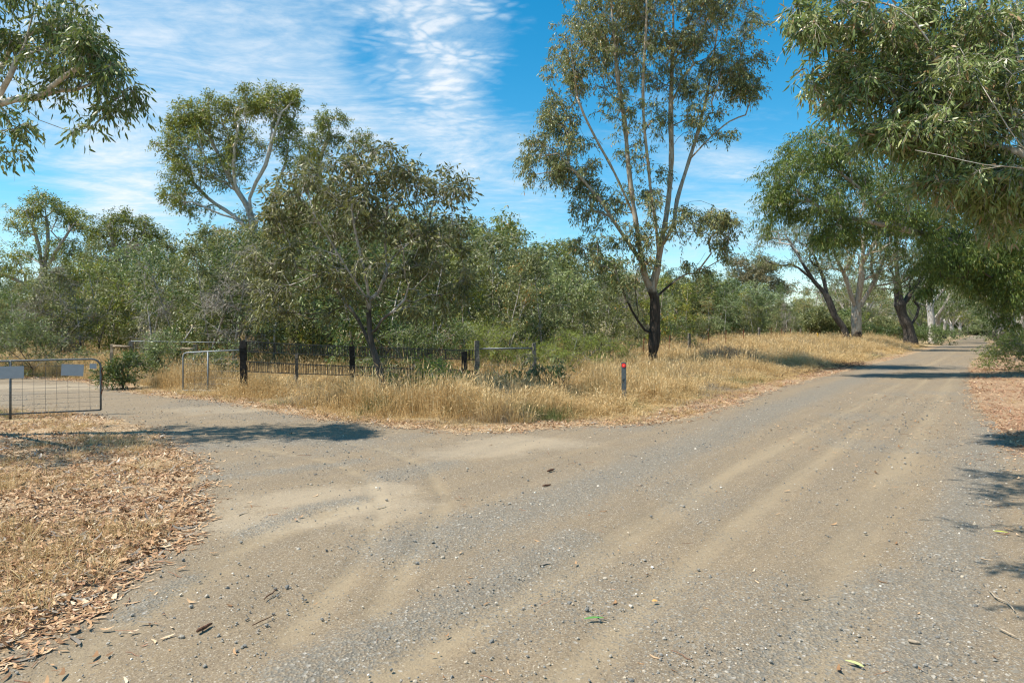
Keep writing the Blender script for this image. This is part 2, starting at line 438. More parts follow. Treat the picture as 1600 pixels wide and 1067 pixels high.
# ------------------------------------------------------------------ tree machinery
def tubes(a, b, da, db, ra, rb, k):
    """tapered tubes from a to b, rings square to da / db"""
    n = len(a)
    def ring(c, d, r):
        ref = np.array([0.93, 0.31, 0.2]); ref = np.broadcast_to(ref, d.shape)
        u = np.cross(d, ref); u /= np.linalg.norm(u, axis=1)[:, None] + 1e-9
        v = np.cross(d, u)
        an = np.arange(k) * 2 * math.pi / k
        return c[:, None] + r[:, None, None] * (np.cos(an)[None, :, None] * u[:, None] + np.sin(an)[None, :, None] * v[:, None])
    va = ring(a, da, ra); vb = ring(b, db, rb)
    V = np.concatenate([va, vb], 1).reshape(-1, 3)
    j = np.arange(k); jn = (j + 1) % k
    f = np.stack([j, jn, jn + k, j + k], -1)
    Fq = (np.arange(n)[:, None, None] * 2 * k + f[None]).reshape(-1, 4)
    return V, Fq

def grow(limbs, tips, bf=0.35, seg=0.45, wob=0.10, rs=None):
    """limbs: polylines sharing start points; tips joined by a short-wire/short-path rule"""
    rs = rs or R(1)
    pos = []; par = []; plen = []
    for L in limbs:
        L = np.array(L, float)
        # find the start node
        if not pos:
            pos.append(L[0]); par.append(-1); plen.append(0.0); cur = 0
        else:
            d = np.linalg.norm(np.array(pos) - L[0], axis=1); cur = int(d.argmin())
        # resample as a smooth curve
        for q in range(1, len(L)):
            d = np.linalg.norm(L[q] - L[q - 1]); ns = max(1, int(round(d / seg)))
            p0 = L[q - 2] if q > 1 else L[q - 1]; p1 = L[q - 1]; p2 = L[q]; p3 = L[q + 1] if q + 1 < len(L) else L[q]
            for s in range(1, ns + 1):
                u = s / ns
                c = 0.5 * ((2 * p1) + (-p0 + p2) * u + (2 * p0 - 5 * p1 + 4 * p2 - p3) * u * u + (-p0 + 3 * p1 - 3 * p2 + p3) * u ** 3)
                plen.append(plen[cur] + np.linalg.norm(c - pos[cur])); pos.append(c); par.append(cur); cur = len(pos) - 1
    nl = len(pos)
    tips = np.array(tips, float)
    N = len(tips)
    P0 = np.array(pos); PL = np.array(plen)
    best = np.full(N, 1e9); bi = np.zeros(N, int)
    for c in range(0, nl, 64):
        D = np.linalg.norm(tips[:, None] - P0[None, c:c + 64], axis=2) + bf * PL[None, c:c + 64]
        # branches leave upwards or level: nodes well above the tip cost more
        D = D + 0.5 * np.maximum(0, P0[None, c:c + 64, 2] - tips[:, None, 2])
        k = D.argmin(1); v = D[np.arange(N), k]
        u = v < best; best[u] = v[u]; bi[u] = k[u] + c
    todo = np.ones(N, bool)
    istip = [False] * nl
    for _ in range(N):
        bb = np.where(todo, best, 1e18); i = int(bb.argmin()); todo[i] = False
        p = bi[i]; t = tips[i]; d = t - pos[p]; L = np.linalg.norm(d)
        ns = max(1, int(L / seg)); cur = p
        off = rs.normal(0, wob * L, 3)
        for s in range(1, ns + 1):
            u = s / ns
            c = pos[p] + d * u + off * math.sin(math.pi * u) * (1 if ns > 1 else 0)
            if s == ns: c = t
            plen.append(plen[cur] + np.linalg.norm(c - pos[cur])); pos.append(c); par.append(cur); istip.append(s == ns)
            cur = len(pos) - 1
            D = np.linalg.norm(tips - c, axis=1) + bf * plen[cur] + 0.5 * np.maximum(0, c[2] - tips[:, 2])
            uu = todo & (D < best); best[uu] = D[uu]; bi[uu] = cur
    return np.array(pos), np.array(par), np.array(istip)

def skin(pos, par, base_r, tip_r=0.006, minr=None, flare=0.35, rs=None, rmul=None):
    n = len(pos)
    nch = np.bincount(par[par >= 0], minlength=n)
    w = np.where(nch == 0, 1.0, 0.0)
    for i in range(n - 1, 0, -1): w[par[i]] += w[i]
    tot = max(w[0], 2.0)
    e = math.log(tot) / math.log(base_r / tip_r)
    r = tip_r * w ** (1 / e)
    # main child
    main = np.full(n, -1); mw = np.zeros(n)
    for i in range(1, n):
        p = par[i]
        if w[i] > mw[p]: mw[p] = w[i]; main[p] = i
    ed = np.zeros((n, 3))
    ed[1:] = pos[1:] - pos[par[1:]]
    ed[0] = pos[main[0]] - pos[0]
    ed /= np.linalg.norm(ed, axis=1)[:, None] + 1e-9
    nd = ed.copy()
    has = main >= 0
    nd[has] += ed[main[has]]
    nd /= np.linalg.norm(nd, axis=1)[:, None] + 1e-9
    # flare at the foot
    hgt = np.linalg.norm(pos - pos[0], axis=1)
    r = r * (1 + flare * np.exp(-hgt / (base_r * 2.2)) * (r > base_r * 0.5))
    if rs is not None:
        r = r * (1 + 0.10 * rs.normal(0, 1, n) * (r > 0.05))
    ch = np.arange(1, n); pa = par[1:]
    ismain = main[pa] == ch
    da = np.where(ismain[:, None], nd[pa], ed[ch]); db = nd[ch]
    ra = np.where(ismain, r[pa], np.minimum(r[ch] * 1.15, r[pa])); rb = r[ch]
    Vs = []; Fs = []; off = 0; Rv = []
    for k, lo, hi in ((10, 0.09, 9), (6, 0.028, 0.09), (3, 0, 0.028)):
        s = (rb > lo) & (rb <= hi)
        if not s.any(): continue
        V, Fq = tubes(pos[pa[s]], pos[ch[s]], da[s], db[s], ra[s], rb[s], k)
        Vs.append(V); Fs.append(Fq + off); off += len(V)
        Rv.append(np.repeat(rb[s], 2 * k))
    return np.concatenate(Vs), np.concatenate(Fs), np.concatenate(Rv), r

def norm(a): return a / (np.linalg.norm(a, axis=-1, keepdims=True) + 1e-9)

def leaf_mesh(base, axis, length, width, rnd, rs, shape=4):
    n = len(base)
    side = norm(np.cross(axis, rs.normal(0, 1, (n, 3))))
    nrm = np.cross(axis, side)
    L = length[:, None]; W = width[:, None]
    if shape == 4:
        mid = base + axis * L * 0.42
        V = np.stack([base, mid + side * W * .5 + nrm * W * .1, base + axis * L, mid - side * W * .5 + nrm * W * .1], 1).reshape(-1, 3)
        Fq = np.arange(n * 4).reshape(-1, 4)
        return V, [Fq], np.repeat(rnd, 4)
    bend = nrm * L * rs.uniform(-.12, .12, (n, 1)) + side * L * rs.uniform(-.1, .1, (n, 1))
    m1 = base + axis * L * .30; m2 = base + axis * L * .68 + bend * .6; tp = base + axis * L + bend * 0.2
    V = np.stack([base, m1 + side * W * .5 + bend * .5, m2 + side * W * .36, tp, m2 - side * W * .36, m1 - side * W * .5 + bend * .5], 1).reshape(-1, 3)
    i = np.arange(n)[:, None] * 6
    q = i + np.array([[1, 2, 4, 5]]); t1 = i + np.array([[0, 1, 5]]); t2 = i + np.array([[2, 3, 4]])
    return V, [q, np.concatenate([t1, t2])], np.repeat(rnd, 6)

def sprays(tips, dirs, n_leaf, spread, droop, L, W, rs, shape=4, twigs=4, spot=None):
    """leaves set along a few hanging twiglets at every branch tip"""
    T = len(tips)
    td = norm(dirs[:, None] * 0.7 + rs.normal(0, 0.8, (T, twigs, 3)) + np.array([0, 0, -0.25 * droop]))
    tl = spread * rs.uniform(0.5, 1.25, (T, twigs, 1))
    per = n_leaf // twigs
    u = rs.uniform(0.1, 1.0, (T, twigs, per, 1))
    sag = np.array([0, 0, -1.0])
    base = tips[:, None, None] + td[:, :, None] * tl[:, :, None] * u + sag * (u ** 2) * tl[:, :, None] * 0.45 * droop
    base = base + rs.normal(0, spread * 0.09, base.shape)
    ax = td[:, :, None] * 0.55 + rs.normal(0, 0.50, base.shape) + sag * droop
    base = base.reshape(-1, 3); ax = norm(ax.reshape(-1, 3))
    n = len(base)
    ln = L * rs.uniform(0.6, 1.25, n); wd = W * rs.uniform(0.7, 1.25, n)
    tr = np.repeat(rs.uniform(-.16, .16, T), twigs * per)
    rnd = np.clip(rs.beta(2.2, 2.4, n) * 0.95 + tr, 0, 0.94)
    red = rs.rand(n) < 0.012
    rnd[red] = 1.0
    V, Fs, rv = leaf_mesh(base, ax, ln, wd, rnd, rs, shape)
    tw = None
    # twiglet lines
    e = tips[:, None] + td * tl + sag * tl * 0.45 * droop
    m = tips[:, None] + td * tl * .5 + sag * tl * 0.11 * droop
    a = np.repeat(tips, twigs, 0); m = m.reshape(-1, 3); e = e.reshape(-1, 3)
    tw = (a, m, e)
    return V, Fs, rv, tw

def clump_points(clumps, rs, sub=0.45):
    """points in knots inside ellipsoids: (centre, radii, count)"""
    out = []
    for c, rad, n in clumps:
        c = np.array(c, float); rad = np.array(rad, float)
        nk = max(2, int(n / 5))
        k = norm(rs.normal(0, 1, (nk, 3))) * (rs.uniform(0.12, 1, (nk, 1)) ** 0.42)
        kk = k[rs.randint(0, nk, n)]
        pts = c + (kk + rs.normal(0, 0.17, (n, 3))) * rad
        out.append(pts)
    return np.concatenate(out)

def build_tree(root, limbs, clumps, base_r, leaf, bark, seed, n_leaf=28, spread=0.4, droop=1.0, L=0.13, W=0.032,
               shape=4, bf=0.35, seg=0.45, tip_r=0.006, pale=None, twigs=4, twig_geo=True, wob=0.10, flare=0.35, names=('trunk', 'crown'), extra_tips=None):
    rs = R(seed)
    base = np.array(limbs[0][0], float)
    tips = clump_points(clumps, rs)
    if extra_tips is not None: tips = np.concatenate([tips, extra_tips])
    pos, par, ist = grow(limbs, tips, bf, seg, wob, rs)
    V, Fq, Rv, r = skin(pos, par, base_r, tip_r, rs=rs, flare=flare)
    nb = len(V)
    d = np.zeros_like(pos); d[1:] = norm(pos[1:] - pos[par[1:]])
    tp = pos[ist]; td = d[ist]
    LV, LF, rv, tw = sprays(tp, td, n_leaf, spread, droop, L, W, rs, shape, twigs)
    polys = [Fq]
    allV = [V]; allR = [Rv]
    if twig_geo:
        a, m, e = tw
        for s, t_, r0, r1 in ((a, m, tip_r * .7, tip_r * .5), (m, e, tip_r * .5, tip_r * .25)):
            dd = norm(t_ - s)
            v2, f2 = tubes(s, t_, dd, dd, np.full(len(s), r0), np.full(len(s), r1), 3)
            polys.append(f2 + sum(len(q) for q in allV)); allV.append(v2); allR.append(np.full(len(v2), r1))
    V = np.concatenate(allV); Rv = np.concatenate(allR)
    hgt = V[:, 2] - base[2]
    pl = pale(hgt, Rv) if pale else np.clip((hgt - 1.0) / 3.0, 0, 1)
    me = new_mesh(names[0], V - base, [np.concatenate(polys)], dict(pale=pl), smooth=True)
    tr = link(names[0], me, bark, root)
    me2 = new_mesh(names[1], LV - base, LF, dict(rnd=rv))
    cr = link(names[1], me2, leaf, root)
    return tr, cr

def tree_thing(name, label, cat, limbs, clumps, base_r, leaf, bark, seed, group=None, **kw):
    root = empty(name, tuple(limbs[0][0]), label, cat, group)
    build_tree(root, limbs, clumps, base_r, leaf, bark, seed, **kw)
    return root

def at(pts, Y, dY=0.0, rs=None):
    """polyline of photo points at distance Y (optional drift in depth)"""
    n = len(pts)
    return [P(p[0], p[1], Y + (p[2] if len(p) > 2 else dY * i / max(1, n - 1))) for i, p in enumerate(pts)]
def cl(px, py, rx, ry, Y, n, rd=None):
    s = Y / F
    return (P(px, py, Y), (rx * s, (rd if rd else min(rx * s * 0.9 + .3, 2.6)), ry * s), n)

# ---- tall multi-stemmed gum in the grass wedge
Y0 = 29.0
b0 = P(1022, 0, Y0); b0[2] = hz(b0[0], b0[1]) - 0.15
limbs = [[b0, P(1020, 553, Y0), P(1023, 522, Y0), P(1023, 466, Y0), P(1018, 452, Y0)],
         at([(1018, 452), (1009, 435), (1003, 410), (993, 343), (987, 302), (981, 250), (976, 190), (965, 120), (960, 60), (955, 0), (955, -60)], Y0, -0.8),
         at([(1018, 452), (1026, 423), (1032, 386), (1043, 324), (1049, 250), (1048, 180), (1050, 110), (1052, 40), (1050, -50)], Y0, 0.6),
         at([(1032, 386), (1052, 352), (1058, 312), (1077, 250), (1095, 190), (1110, 120), (1120, 50), (1125, -20)], Y0, 1.3),
         at([(1029, 400), (1024, 345), (1017, 300), (1012, 250), (1006, 190), (1005, 120), (1010, 30), (1010, -60)], Y0, -1.4),
         at([(993, 343), (960, 270), (930, 215), (905, 160), (895, 100), (890, 60)], Y0, -1.6),
         at([(1003, 410), (965, 355), (935, 310), (900, 270), (870, 240)], Y0, -1.0),
         at([(1017, 528), (996, 500), (981, 472), (967, 440), (958, 410)], Y0, -0.6),
         at([(1000, 505), (994, 470), (992, 440), (996, 420)], Y0, -.8),
         at([(1052, 352), (1066, 322), (1095, 314), (1125, 330), (1138, 355)], Y0, -1.0),
         at([(1035, 455), (1060, 435), (1085, 420), (1102, 395)], Y0, 0.8),
         at([(1077, 250), (1110, 215), (1140, 190), (1165, 180)], Y0, 0.5)]
C = lambda *a, **k: cl(*a, **k)
clumps = [C(1040, 10, 120, 55, Y0, 210), C(950, 20, 70, 50, Y0, 90), C(1000, 90, 80, 50, Y0, 90), C(920, 80, 58, 48, Y0, 85), C(880, 140, 30, 50, Y0, 45),
          C(875, 185, 26, 25, Y0, 22), C(1130, 50, 60, 60, Y0, 90), C(1090, 110, 60, 45, Y0, 60), C(1150, 130, 42, 30, Y0, 50), C(1175, 110, 22, 26, Y0, 18),
          C(880, 220, 45, 35, Y0, 50), C(855, 255, 40, 30, Y0, 42), C(905, 275, 48, 28, Y0, 50), C(950, 320, 48, 35, Y0, 45), C(985, 200, 50, 60, Y0, 34),
          C(1060, 190, 45, 50, Y0, 34), C(1115, 350, 32, 28, Y0 - 1, 44), C(1075, 345, 25, 22, Y0 - 1, 20), C(1140, 385, 14, 22, Y0 - 1, 10),
          C(950, 400, 40, 30, Y0 - .6, 34), C(920, 380, 25, 15, Y0, 12), C(1010, 350, 35, 45, Y0 - .8, 32), C(1130, 200, 45, 22, Y0, 14), C(1085, 415, 25, 14, Y0, 8),
          C(1020, 280, 50, 40, Y0, 22), C(1010, 410, 18, 24, Y0 - .7, 12), C(975, 440, 20, 20, Y0 - .7, 8), C(1040, -80, 120, 60, Y0, 110)]
tree_thing('gum_tree', 'tallest gum with many pale upright stems rising from a dark forked trunk in dry grass', 'tree', limbs, [(c_, r_, int(n_ * 1.75)) for c_, r_, n_ in clumps], 0.215,
           M['leaf_grey'], M['bark_gum'], 11, n_leaf=36, spread=0.46, droop=0.9, L=0.17, W=0.042,
           pale=lambda h, r: np.clip((h - 2.6) / 2.2, 0, 1) * np.clip(r / 0.03, .45, 1), tip_r=0.008)

# ---- spreading small gum in front of the lattice fence
Y1 = 15.6
b1 = P(598, 0, Y1); b1[2] = -0.08
limbs = [[b1, P(597, 600, Y1), P(588, 562, Y1), P(578, 520, Y1), P(576, 470, Y1)],
         at([(576, 470), (573, 440), (560, 385), (550, 330), (548, 280)], Y1, -.6),
         at([(576, 470), (555, 440), (530, 400), (500, 350), (470, 310)], Y1, -1.0),
         at([(576, 470), (590, 458), (604, 432), (602, 380), (605, 320), (600, 270)], Y1, .5),
         at([(590, 458), (612, 405), (640, 380), (670, 345), (695, 310)], Y1, 1.0),
         at([(580, 530), (596, 500), (612, 488), (632, 482)], Y1, -.5),
         at([(530, 400), (490, 385), (450, 370), (430, 350)], Y1, .6),
         at([(586, 558), (560, 500), (530, 460), (505, 420), (480, 390)], Y1 + .2, 1.2)]
clumps = [C(585, 262, 60, 30, Y1, 110), C(520, 285, 60, 35, Y1, 120), C(650, 280, 50, 34, Y1, 90), C(700, 300, 26, 30, Y1, 34), C(735, 290, 14, 22, Y1, 8), C(690, 262, 20, 14, Y1, 8),
          C(450, 330, 40, 40, Y1, 80), C(425, 390, 35, 40, Y1, 60), C(620, 340, 80, 45, Y1, 120), C(530, 350, 70, 40, Y1, 110), C(500, 410, 60, 40, Y1, 80),
          C(690, 370, 40, 45, Y1, 60), C(590, 410, 80, 35, Y1, 60), C(450, 450, 35, 30, Y1, 34), C(660, 430, 45, 35, Y1, 40), C(540, 470, 45, 25, Y1, 34), C(630, 480, 34, 18, Y1, 22), C(440, 490, 34, 24, Y1 + .5, 26), C(690, 470, 34, 30, Y1 + .6, 34), C(720, 420, 24, 36, Y1 + .5, 26), C(410, 440, 22, 40, Y1, 26)]
tree_thing('gum_tree', 'bushy young gum with thin dark curved trunk before the black lattice fence', 'tree', limbs, [(c_, r_, int(n_ * .74)) for c_, r_, n_ in clumps], 0.08,
           M['leaf_young'], M['bark_grey'], 12, n_leaf=20, spread=0.34, droop=0.7, L=0.15, W=0.042, seg=0.3, tip_r=0.005,
           pale=lambda h, r: np.clip((h - 1.4) / 1.6, 0, .8))

# ---- big gum standing behind the thicket, left of centre
Y2 = 45.0
b2 = P(405, 0, Y2); b2[2] = hz(b2[0], b2[1]) - .1
limbs = [[b2, P(402, 450, Y2), P(396, 380, Y2), P(395, 350, Y2)],
         at([(395, 350), (390, 310), (400, 285), (415, 258), (425, 220), (440, 175)], Y2, -1),
         at([(395, 350), (388, 325), (372, 300), (350, 260), (330, 220), (315, 190)], Y2, .5),
         at([(388, 325), (368, 290), (366, 240), (372, 200), (385, 165)], Y2, -2),
         at([(390, 360), (362, 335), (325, 310), (290, 270), (262, 230)], Y2, 1),
         at([(400, 400), (380, 350), (345, 335), (300, 315)], Y2, -1),
         at([(402, 420), (430, 300), (447, 250), (455, 190)], Y2, 1.5)]
clumps = [C(275, 215, 22, 30, Y2, 40), C(262, 230, 14, 14, Y2, 14), C(300, 180, 28, 22, Y2, 50), C(340, 180, 34, 24, Y2, 60), C(385, 160, 30, 24, Y2, 60), C(430, 160, 30, 26, Y2, 70),
          C(460, 160, 14, 22, Y2, 24), C(450, 200, 20, 34, Y2, 40), C(330, 225, 44, 34, Y2, 70), C(385, 225, 30, 34, Y2, 50), C(355, 270, 40, 25, Y2, 50), C(290, 270, 28, 30, Y2, 50),
          C(300, 315, 34, 18, Y2, 34), C(440, 245, 18, 20, Y2, 16), C(270, 300, 14, 20, Y2, 16)]
tree_thing('gum_tree', 'large open crowned gum with white limbs standing behind the thicket', 'tree', limbs, [(c_, r_, int(n_ * 2.1)) for c_, r_, n_ in clumps], 0.27,
           M['leaf_olive'], M['bark_pale'], 13, n_leaf=32, spread=0.62, droop=0.5, L=0.20, W=0.055, seg=.8, tip_r=0.014,
           pale=lambda h, r: np.clip((h - 3) / 3, 0, 1), twig_geo=False)
Y2 = 50.0
b2 = P(505, 0, Y2); b2[2] = hz(b2[0], b2[1]) - .1
limbs = [[b2, P(500, 400, Y2), P(498, 300, Y2), P(500, 250, Y2)], at([(500, 250), (510, 220), (518, 190)], Y2, .5), at([(498, 300), (475, 260), (468, 230)], Y2, -.5), at([(498, 310), (545, 260), (575, 225)], Y2, 1)]
clumps = [C(517, 188, 22, 20, Y2, 44), C(500, 222, 30, 24, Y2, 60), C(470, 235, 24, 30, Y2, 40), C(490, 255, 30, 20, Y2, 44), C(527, 215, 10, 10, Y2, 10), C(577, 222, 24, 13, Y2, 34), C(545, 240, 20, 14, Y2, 20), C(500, 290, 40, 20, Y2, 40)]
tree_thing('gum_tree', 'narrow dark topped gum just right of the large open crowned one', 'tree', limbs, [(c_, r_, int(n_ * 1.7)) for c_, r_, n_ in clumps], 0.24,
           M['leaf_olive'], M['bark_pale'], 14, n_leaf=32, spread=0.55, droop=0.6, L=0.19, W=0.05, seg=.8, tip_r=0.014,
           pale=lambda h, r: np.clip((h - 3) / 3, 0, 1), twig_geo=False)

# ---- far gums at the left
Y3 = 58.0
def far_tree(label, px, Y, stems, cls, seed, mat='leaf_olive', base_r=0.35, group=None, **kw):
    b = P(px, 0, Y); b[2] = hz(b[0], b[1]) - .1
    lim = [[b, P(*stems[0][0], Y)]] + [at(s, Y, 1.0 if i % 2 else -1.0) for i, s in enumerate(stems)]
    k = dict(n_leaf=28, spread=0.012 * Y, droop=0.5, L=0.0042 * Y, W=0.0011 * Y, seg=.9, tip_r=0.015, pale=lambda h, r: np.clip((h - 2) / 3, 0, 1), twig_geo=False)
    k.update(kw)
    return tree_thing('gum_tree', label, 'tree', lim, [C(*c[:4], Y, int(c[4] * 1.5)) for c in cls], base_r, M[mat], M['bark_grey'], seed, group, **k)
far_tree('far gum at the left edge with layered domes of foliage', 66, Y3,
         [[(66, 430), (62, 390), (50, 350), (40, 330)], [(66, 430), (75, 380), (72, 340), (70, 320)], [(66, 430), (90, 390), (115, 350)], [(62, 410), (20, 390), (0, 370)]],
         [(68, 318, 30, 14, 60), (35, 330, 22, 12, 30), (110, 335, 22, 14, 40), (125, 345, 20, 14, 30), (60, 355, 40, 14, 40), (80, 385, 44, 22, 70), (15, 400, 35, 22, 50), (25, 430, 30, 22, 50), (-30, 400, 30, 30, 40)], 21)
far_tree('low rounded far gum whose top shows left of the large open crowned gum', 195, 54,
         [[(190, 430), (180, 390), (170, 355)], [(190, 430), (205, 380), (215, 350)], [(190, 430), (235, 385)]],
         [(180, 348, 28, 14, 50), (205, 345, 20, 12, 30), (160, 365, 25, 14, 40), (230, 352, 15, 14, 24), (200, 375, 45, 22, 80), (245, 370, 16, 14, 20), (170, 400, 40, 20, 60)], 22)
far_tree('flat topped brownish gum far beyond the paddock saplings', 1180, 110,
         [[(1180, 455), (1170, 425), (1155, 412)], [(1180, 455), (1190, 430), (1205, 418)]],
         [(1150, 408, 16, 6, 30), (1185, 418, 22, 8, 50), (1205, 412, 12, 7, 24), (1190, 434, 26, 8, 50), (1165, 430, 18, 9, 40), (1210, 450, 20, 10, 40)], 23, 'leaf_rust', 0.5)

# ---- roadside gums on the left of the road, far side of the paddock fence
Y4 = 58.0
def gz(px, Y):
    b = P(px, 0, Y); b[2] = hz(b[0], b[1]) - .12; return b
limbs = [[gz(1339, Y4), P(1338, 505, Y4), P(1338, 485, Y4)],
         at([(1338, 485), (1330, 462), (1318, 426), (1305, 400), (1290, 370)], Y4, -1.5), at([(1338, 485), (1350, 468), (1368, 436), (1384, 398), (1395, 360)], Y4, 1.5),
         at([(1338, 480), (1345, 440), (1348, 400), (1352, 350)], Y4, -2), at([(1318, 426), (1335, 395), (1340, 360)], Y4 - 1, 1)]
clumps = [C(1300, 372, 40, 25, Y4, 110), C(1345, 350, 44, 30, Y4, 120), C(1395, 350, 40, 30, Y4, 120), C(1300, 410, 36, 18, Y4, 60), C(1360, 395, 44, 25, Y4, 90), C(1400, 400, 34, 25, Y4, 80),
          C(1330, 300, 60, 30, Y4, 100), C(1400, 290, 60, 30, Y4, 100), C(1375, 430, 30, 18, Y4, 34)]
tree_thing('roadside_gum', 'forked orange barked gum at the end of the golden grass beside the road', 'tree', limbs, [(c_, r_, int(n_ * 1.4)) for c_, r_, n_ in clumps], 0.36, M['leaf_grey'], M['bark_gum'], 31,
           n_leaf=28, spread=0.6, droop=0.9, L=0.2, W=0.05, seg=.7, tip_r=0.016, pale=lambda h, r: np.clip((h - .2) / 1.5, .3, 1), twig_geo=False)
limbs = [[gz(1326, Y4 - .6), P(1318, 512, Y4 - .6), P(1304, 493, Y4 - .6), P(1293, 465, Y4 - .6), P(1272, 440, Y4 - .6), P(1247, 418, Y4 - .6), P(1225, 400, Y4 - .6)],
         at([(1293, 465), (1285, 430), (1270, 395)], Y4 - .6, 1), at([(1272, 440), (1250, 405), (1230, 375)], Y4 - .6, -1)]
clumps = [C(1205, 372, 30, 20, Y4, 56), C(1240, 365, 34, 22, Y4, 60), C(1265, 395, 34, 20, Y4, 60), C(1220, 405, 30, 14, Y4, 36), C(1280, 425, 24, 14, Y4, 24), C(1190, 395, 18, 14, Y4, 24), C(1270, 350, 30, 25, Y4, 44), C(1185,355,16,14,Y4,18)]
tree_thing('roadside_gum', 'dark trunked gum leaning left over the golden grass', 'tree', limbs, [(c_, r_, int(n_ * 1.3)) for c_, r_, n_ in clumps], 0.24, M['leaf_grey'], M['bark_grey'], 32,
           n_leaf=26, spread=0.6, droop=0.8, L=0.2, W=0.045, seg=.7, tip_r=0.014, pale=lambda h, r: np.clip((h - 5) / 5, 0, .7), twig_geo=False)
Y5 = 70.0
limbs = [[gz(1424, Y5), P(1419, 512, Y5), P(1411, 495, Y5), P(1404, 465, Y5), P(1402, 430, Y5), P(1400, 392, Y5), P(1405, 350, Y5)],
         at([(1411, 496), (1396, 487), (1380, 488), (1362, 496), (1346, 507)], Y5, -8), at([(1408, 480), (1425, 455), (1440, 430), (1450, 400)], Y5, 1),
         at([(1420, 512), (1432, 495), (1436, 480), (1428, 470)], Y5, .6), at([(1402, 440), (1385, 410), (1375, 380)], Y5, -1)]
clumps = [C(1400, 420, 40, 24, Y5, 60), C(1440, 400, 40, 30, Y5, 80), C(1440, 440, 30, 20, Y5, 50), C(1390, 360, 40, 35, Y5, 80), C(1450, 350, 50, 40, Y5, 90), C(1375, 455, 24, 14, Y5, 20)]
tree_thing('roadside_gum', 'dark rough trunked roadside gum with an arched low limb', 'tree', limbs, [(c_, r_, int(n_ * 1.6)) for c_, r_, n_ in clumps], 0.5, M['leaf_grey'], M['bark_grey'], 33,
           n_leaf=28, spread=0.7, droop=0.8, L=0.22, W=0.05, seg=.8, tip_r=0.018, pale=lambda h, r: np.clip((h - 6) / 6, 0, .6), twig_geo=False)
Y6 = 92.0
limbs = [[gz(1457, Y6), P(1455, 500, Y6), P(1453, 475, Y6)], at([(1453, 475), (1450, 458), (1440, 430), (1435, 400)], Y6, -1), at([(1453, 478), (1466, 462), (1478, 448), (1490, 425)], Y6, 1.5), at([(1453, 475), (1460, 440), (1465, 400)], Y6, -1)]
clumps = [C(1440, 430, 24, 20, Y6, 50), C(1470, 420, 34, 24, Y6, 80), C(1495, 430, 26, 20, Y6, 50), C(1440, 390, 40, 28, Y6, 60), C(1490, 385, 40, 28, Y6, 60)]
tree_thing('roadside_gum', 'white trunked gum further along the road before the tree tunnel', 'tree', limbs, [(c_, r_, int(n_ * 1.5)) for c_, r_, n_ in clumps], 0.42, M['leaf_grey'], M['bark_pale'], 34,
           n_leaf=28, spread=0.9, droop=0.8, L=0.26, W=0.06, seg=1., tip_r=0.02, pale=lambda h, r: np.clip(h, .9, 1), twig_geo=False)

# ---- green drooping tree on the right verge reaching over the road
Y7 = 25.0
b7 = (20.9, 26.5, -.1)
limbs = [[b7, (20.8, 26.4, 1.2), (20.2, 26.2, 2.6), (19.0, 26.0, 3.9)],
         [(19.0, 26, 3.9), P(1540, 400, 25.5), P(1480, 375, 25), P(1410, 358, 24.6), P(1350, 345, 24.2), P(1293, 330, 24), P(1247, 300, 24), P(1225, 270, 24)],
         [(19.0, 26, 3.9), P(1560, 330, 26), P(1500, 270, 26), P(1430, 230, 25.5), P(1360, 210, 25), P(1300, 205, 25)],
         [P(1410, 358, 24.6), P(1350, 300, 24.5), P(1300, 260, 24.5), P(1270, 225, 24.5)],
         [(20.2, 26.2, 2.6), (20.9, 27, 5), (21.8, 27.5, 8), (22, 27.5, 10)], [(19.8, 26.1, 3.2), (19.2, 24.5, 5), (18.8, 23.5, 6.3)]]
clumps = [C(1235, 275, 42, 34, 24.2, 110), C(1275, 235, 48, 32, 24.5, 130), C(1330, 250, 55, 40, 24.6, 140), C(1215, 315, 30, 26, 24.2, 60), C(1285, 320, 52, 34, 24.2, 130), C(1350, 330, 55, 40, 24.4, 130),
          C(1310, 370, 36, 24, 24.2, 60), C(1400, 270, 60, 50, 25, 120), C(1420, 350, 50, 40, 24.8, 110), C(1470, 400, 50, 36, 24.8, 110), C(1520, 420, 45, 36, 25, 110), C(1570, 400, 44, 50, 25, 120),
          C(1500, 320, 60, 50, 25.2, 120), C(1580, 300, 50, 60, 25.5, 110), C(1445, 450, 24, 14, 24.8, 24), C(1590, 460, 30, 22, 24.5, 40), C(1640, 380, 50, 80, 26, 120), C(1500, 200, 80, 50, 26, 90), C(1585, 475, 34, 34, 26, 90), C(1540, 430, 50, 34, 26, 110), C(1490, 380, 50, 44, 25.5, 110), C(1600, 350, 40, 60, 25, 120), C(1600, 430, 50, 50, 26.5, 120), C(1540, 370, 60, 40, 26, 110)]
tree_thing('drooping_tree', 'dense dark green drooping tree leaning over the road from the right verge', 'tree', limbs, clumps, 0.2, M['leaf_willow'], M['bark_grey'], 41,
           n_leaf=44, spread=0.5, droop=1.1, L=0.16, W=0.03, seg=.5, tip_r=0.007, pale=lambda h, r: np.clip((h - 3) / 5, 0, .6), twigs=4, bf=.25, twig_geo=False)

